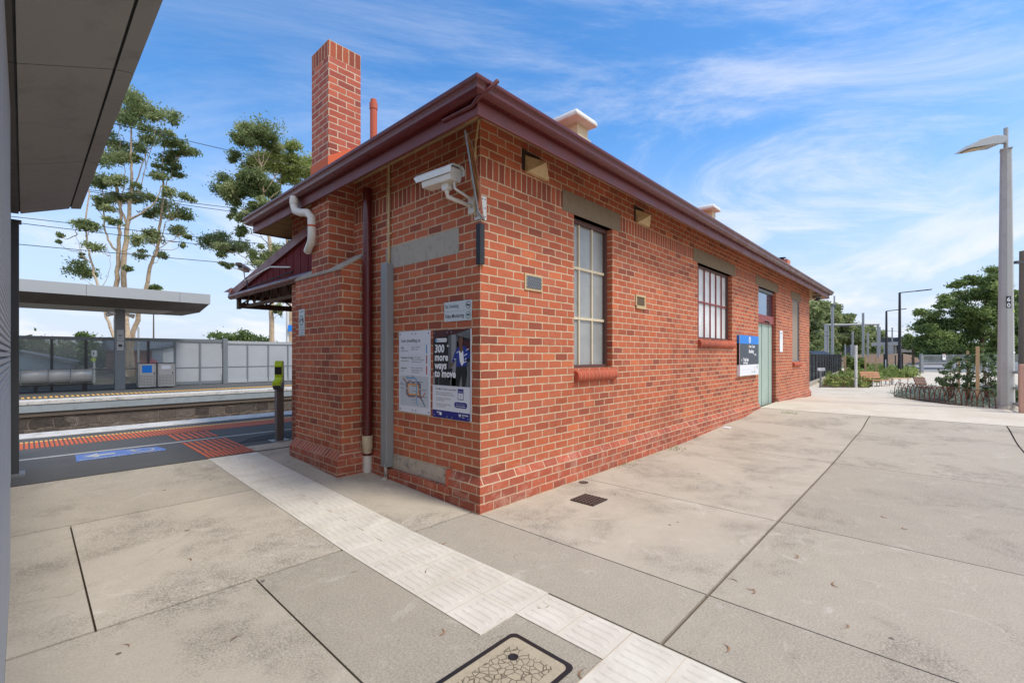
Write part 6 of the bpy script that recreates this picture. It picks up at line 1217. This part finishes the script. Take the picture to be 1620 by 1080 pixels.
a = at(1400.8, 570, 36.5); b = MB(); b.box(a.x - .05, a.x + .05, a.y - .04, a.y + .04, .1, 1.15, 'offw'); tag(b.build('white_post', piv=(a.x, a.y, .1)), 'short white marker post at the foot of the farther black lamp', 'post')
# gate
a, c = gp(1457, 590, .1), gp(1497, 589, .1); dv = c - a; ux = dv.normalized(); un = Vector((-ux.y, ux.x, 0)); T = thing('steel_gate', tuple(a), 'grey steel gate with a white notice across the road entrance', 'gate')
b = MB()
b.tube([(a.x, a.y, .1), (a.x, a.y, 1.62)], .10, 'galv', 8); b.build('post', T); b = MB(); b.tube([(a.x + ux.x * .25, a.y + ux.y * .25, .1), (a.x + ux.x * .25, a.y + ux.y * .25, 1.50)], .05, 'galv', 8); b.build('post', T)
b = MB(); p0 = a + ux * .3; 
for z in (.85, 1.48): b.tube([(p0.x, p0.y, z), (c.x, c.y, z)], .035, 'galv', 7)
b.tube([(c.x, c.y, .85), (c.x, c.y, 1.48)], .035, 'galv', 7); b.build('leaf', T); b = MB(); b.obox((p0 + c) / 2 + Vector((0, 0, 1.165 - .1)), ux, un, (0, 0, 1), (c - p0).length / 2, .003, .30, 'wire'); M['wire'] = glassy('chain_mesh', (150, 154, 156), .22, .5); b.build('mesh', T)
b = MB(); s = a + ux * (dv.length * .88) - F3 * .06; b.obox(s + Vector((0, 0, 1.27)), ux, un, (0, 0, 1), .20, .01, .24, 'offw').obox(s + Vector((0, 0, 1.46)) - F3 * .012, ux, un, (0, 0, 1), .19, .008, .04, 'mag').obox(s + Vector((0, 0, 1.30)) - F3 * .012, ux, un, (0, 0, 1), .09, .008, .07, 'pgrey'); b.build('notice', T)
# long mesh fence right of the gate, road, bank
a2 = gp(1640, 586, .1); dv = a2 - c; ux = dv.normalized(); un = Vector((-ux.y, ux.x, 0)); T = thing('chain_fence', tuple(c), 'grey chain mesh fence right of the gate behind the staked shrubs', 'fence')
for i in range(7): b = MB(); p = c + dv * (i + .5) / 7; b.tube([(p.x, p.y, .1), (p.x, p.y, 1.55)], .035, 'galv', 6); b.build('post', T)
b = MB(); b.obox((c + a2) / 2 + Vector((0, 0, .75)), ux, un, (0, 0, 1), dv.length / 2, .003, .72, 'wire'); b.build('mesh', T)
b = MB(); b.poly([gp(x, y, .125) for x, y in ((1384, 585), (1660, 592), (1660, 572), (1500, 573.5), (1384, 576.6))], 'asphl'); struct(b.build('road'))
b = MB(); P = lambda px, d, z: Vector((at(px, 561, d).x, at(px, 561, d).y, z)); prof = []
bk = [(1326, .6), (1350, 1.2), (1385, 1.5), (1425, 1.75), (1446, 1.3), (1462, .5)]
vs = []
for px, h in bk: vs += [P(px, 66, .05), P(px, 72, h * .75), P(px, 80, h), P(px, 120, h + .3)]
b.add(vs, [(i * 4 + k, i * 4 + 4 + k, i * 4 + 5 + k, i * 4 + 1 + k) for i in range(len(bk) - 1) for k in range(3)], 'bank'); M['bank'] = plain('bare_bank', (124, 98, 78), .95, .3, .5, bump=.03, dirt=(112, 108, 66), dirtf=.7); struct(b.build('embankment'))
b = MB(); b.add([P(1433, 64, .14), P(1500, 64, .14), P(1490, 84, 1.1), P(1452, 84, 1.3)], [(0, 1, 2, 3)], 'asphd'); struct(b.build('ramp'))
# elevated concrete station beyond
q = P(1415, 92, 0); T = thing('concrete_viaduct', tuple(q), 'grey concrete viaduct station with columns and dark windows in the distance', 'viaduct')
M['via'] = plain('viaduct_concrete', (196, 196, 194), .8, .1, .3)
def vb(nm, x0, x1, d, y0, y1, th, mat): b = MB(); a, c = at(x0, y0, d), at(x1, y0, d); zb = at(x0, y1, d).z; mid = (a + c) / 2; b.obox((mid.x, mid.y, (a.z + zb) / 2), R3, F3, (0, 0, 1), (c - a).length / 2, th, abs(a.z - zb) / 2, mat); return b.build(nm, T)
vb('deck', 1403, 1446, 92, 541, 546.5, 4, 'via'); vb('roof', 1410, 1424, 93, 534, 541, 3, 'dgrey'); vb('column', 1404, 1407.5, 92, 546.5, 564, 1, 'via'); vb('column', 1409, 1412, 92, 546.5, 564, 1, 'via'); vb('column', 1436, 1438, 92, 546.5, 564, 1, 'via'); vb('column', 1442, 1444, 92, 546.5, 564, 1, 'via')
vb('window_band', 1413, 1434, 93, 546.5, 552, 2, 'pblack'); vb('parapet', 1412, 1447, 92.5, 552, 557, 2, 'via')
# overhead line masts and portal
def mast(px, yt, d, wd, label, top=None):
    a = at(px, yt, d); T = thing('overhead_mast', (a.x, a.y, .1), label, 'mast', 'overhead line masts beyond the building'); b = MB(); b.box(a.x - wd / 2, a.x + wd / 2, a.y - wd / 2, a.y + wd / 2, .05, a.z, 'mastg'); b.build('shaft', T)
    if top: c = at(top[0], top[1], d); b = MB(); b.tube([Vector((c.x, c.y, a.z - .2)), c], .08, 'mastg', 6); b.obox(Vector((c.x, c.y, a.z)) - R3 * .1, R3, F3, (0, 0, 1), .25, .1, .12, 'dgrey'); b.build('insulator', T)
    return T
M['mastg'] = plain('mast_steel', (164, 166, 166), .6, .12, 1.5, metal=.2)
mast(1317, 484, 52, .26, 'nearest overhead line mast with a thin top rod beside the eave', (1320, 468)); mast(1365.5, 495, 62, .26, 'tall tapering mast in the middle of the wire portal'); mast(1349, 524, 78, .26, 'short mast just right of the dark notice board'); mast(1373, 526, 78, .26, 'short mast right of the tall middle mast'); mast(1392, 517, 92, .26, 'short mast touching the right leg of the portal'); mast(1411.5, 518, 88, .22, 'lone mast in front of the concrete viaduct')
T = thing('overhead_portal', tuple(P(1348, 72, .1)), 'square steel portal frame carrying the overhead wires', 'portal')
for px in (1306, 1309.5, 1389): b = MB(); a = at(px, 513, 72); b.box(a.x - .15, a.x + .15, a.y - .15, a.y + .15, .05, a.z, 'mastg'); b.build('leg', T)
b = MB(); a, c = at(1304, 514, 72), at(1390.5, 513, 72); b.tube([a, c], .17, 'mastg', 6); b.build('beam', T)
for i, (y0, y1) in enumerate(((525, 527), (531, 532.5), (513, 517))): wire(at(1286, y0 - 2, 66), at(1430, y1 + 8, 95), .1, .035, ('upper catenary wire hung from the portal', 'lower catenary wire hung from the portal', 'thin wire level with the portal beam')[i], 'catenary wires beyond the building')
a = at(1300, 557, 60); T = thing('dark_shed', (a.x, a.y, .1), 'low dark shed roof showing above the black mesh fence', 'shed'); b = MB(); b.obox((a.x, a.y, .7), R3, F3, (0, 0, 1), 1.0, 1, .6, 'dgrey'); b.build('wall', T); b = MB(); b.obox((a.x, a.y, 1.62), R3, (F3 + Vector((0, 0, .3))).normalized(), (Vector((0, 0, 1)) - F3 * .3).normalized(), 1.15, 1.3, .05, 'pblack'); b.build('roof', T)

# low tree line closing the view beyond the road and the railway
for i, (x, y, rx, ry, d, lb) in enumerate(((1448, 562, 26, 14, 96, 'low scrubby tree beyond the gate, at the foot of the embankment ramp'), (1490, 560, 30, 17, 98, 'low scrubby tree behind the white gate notice'), (1534, 559, 30, 18, 100, 'low scrubby tree behind the two shorter timber stakes'), (1572, 560, 26, 18, 102, 'low scrubby tree behind the tallest timber stake'), (1606, 560, 24, 18, 104, 'low scrubby tree seen between the lamp post and the timber pole'))):
    bush('scrub_tree', x, y, rx, ry, d, lb, 'tree', n=2200, seed=90 + i, group='scrub beyond the road', L_=.7, W_=.35)
for i, (x, lb) in enumerate(((1294, 'distant low tree above the dark shed roof'), (1330, 'distant low tree between the nearest mast and the notice board'), (1362, 'distant low tree behind the tall middle mast'))):
    bush('scrub_tree', x, 557, 24, 10, 150, lb, 'tree', n=1500, seed=96 + i, group='scrub along the railway', L_=1.1, W_=.5)

# drop the builder's own bookkeeping
for o in COL.objects:
    if 'w' in o: del o['w']
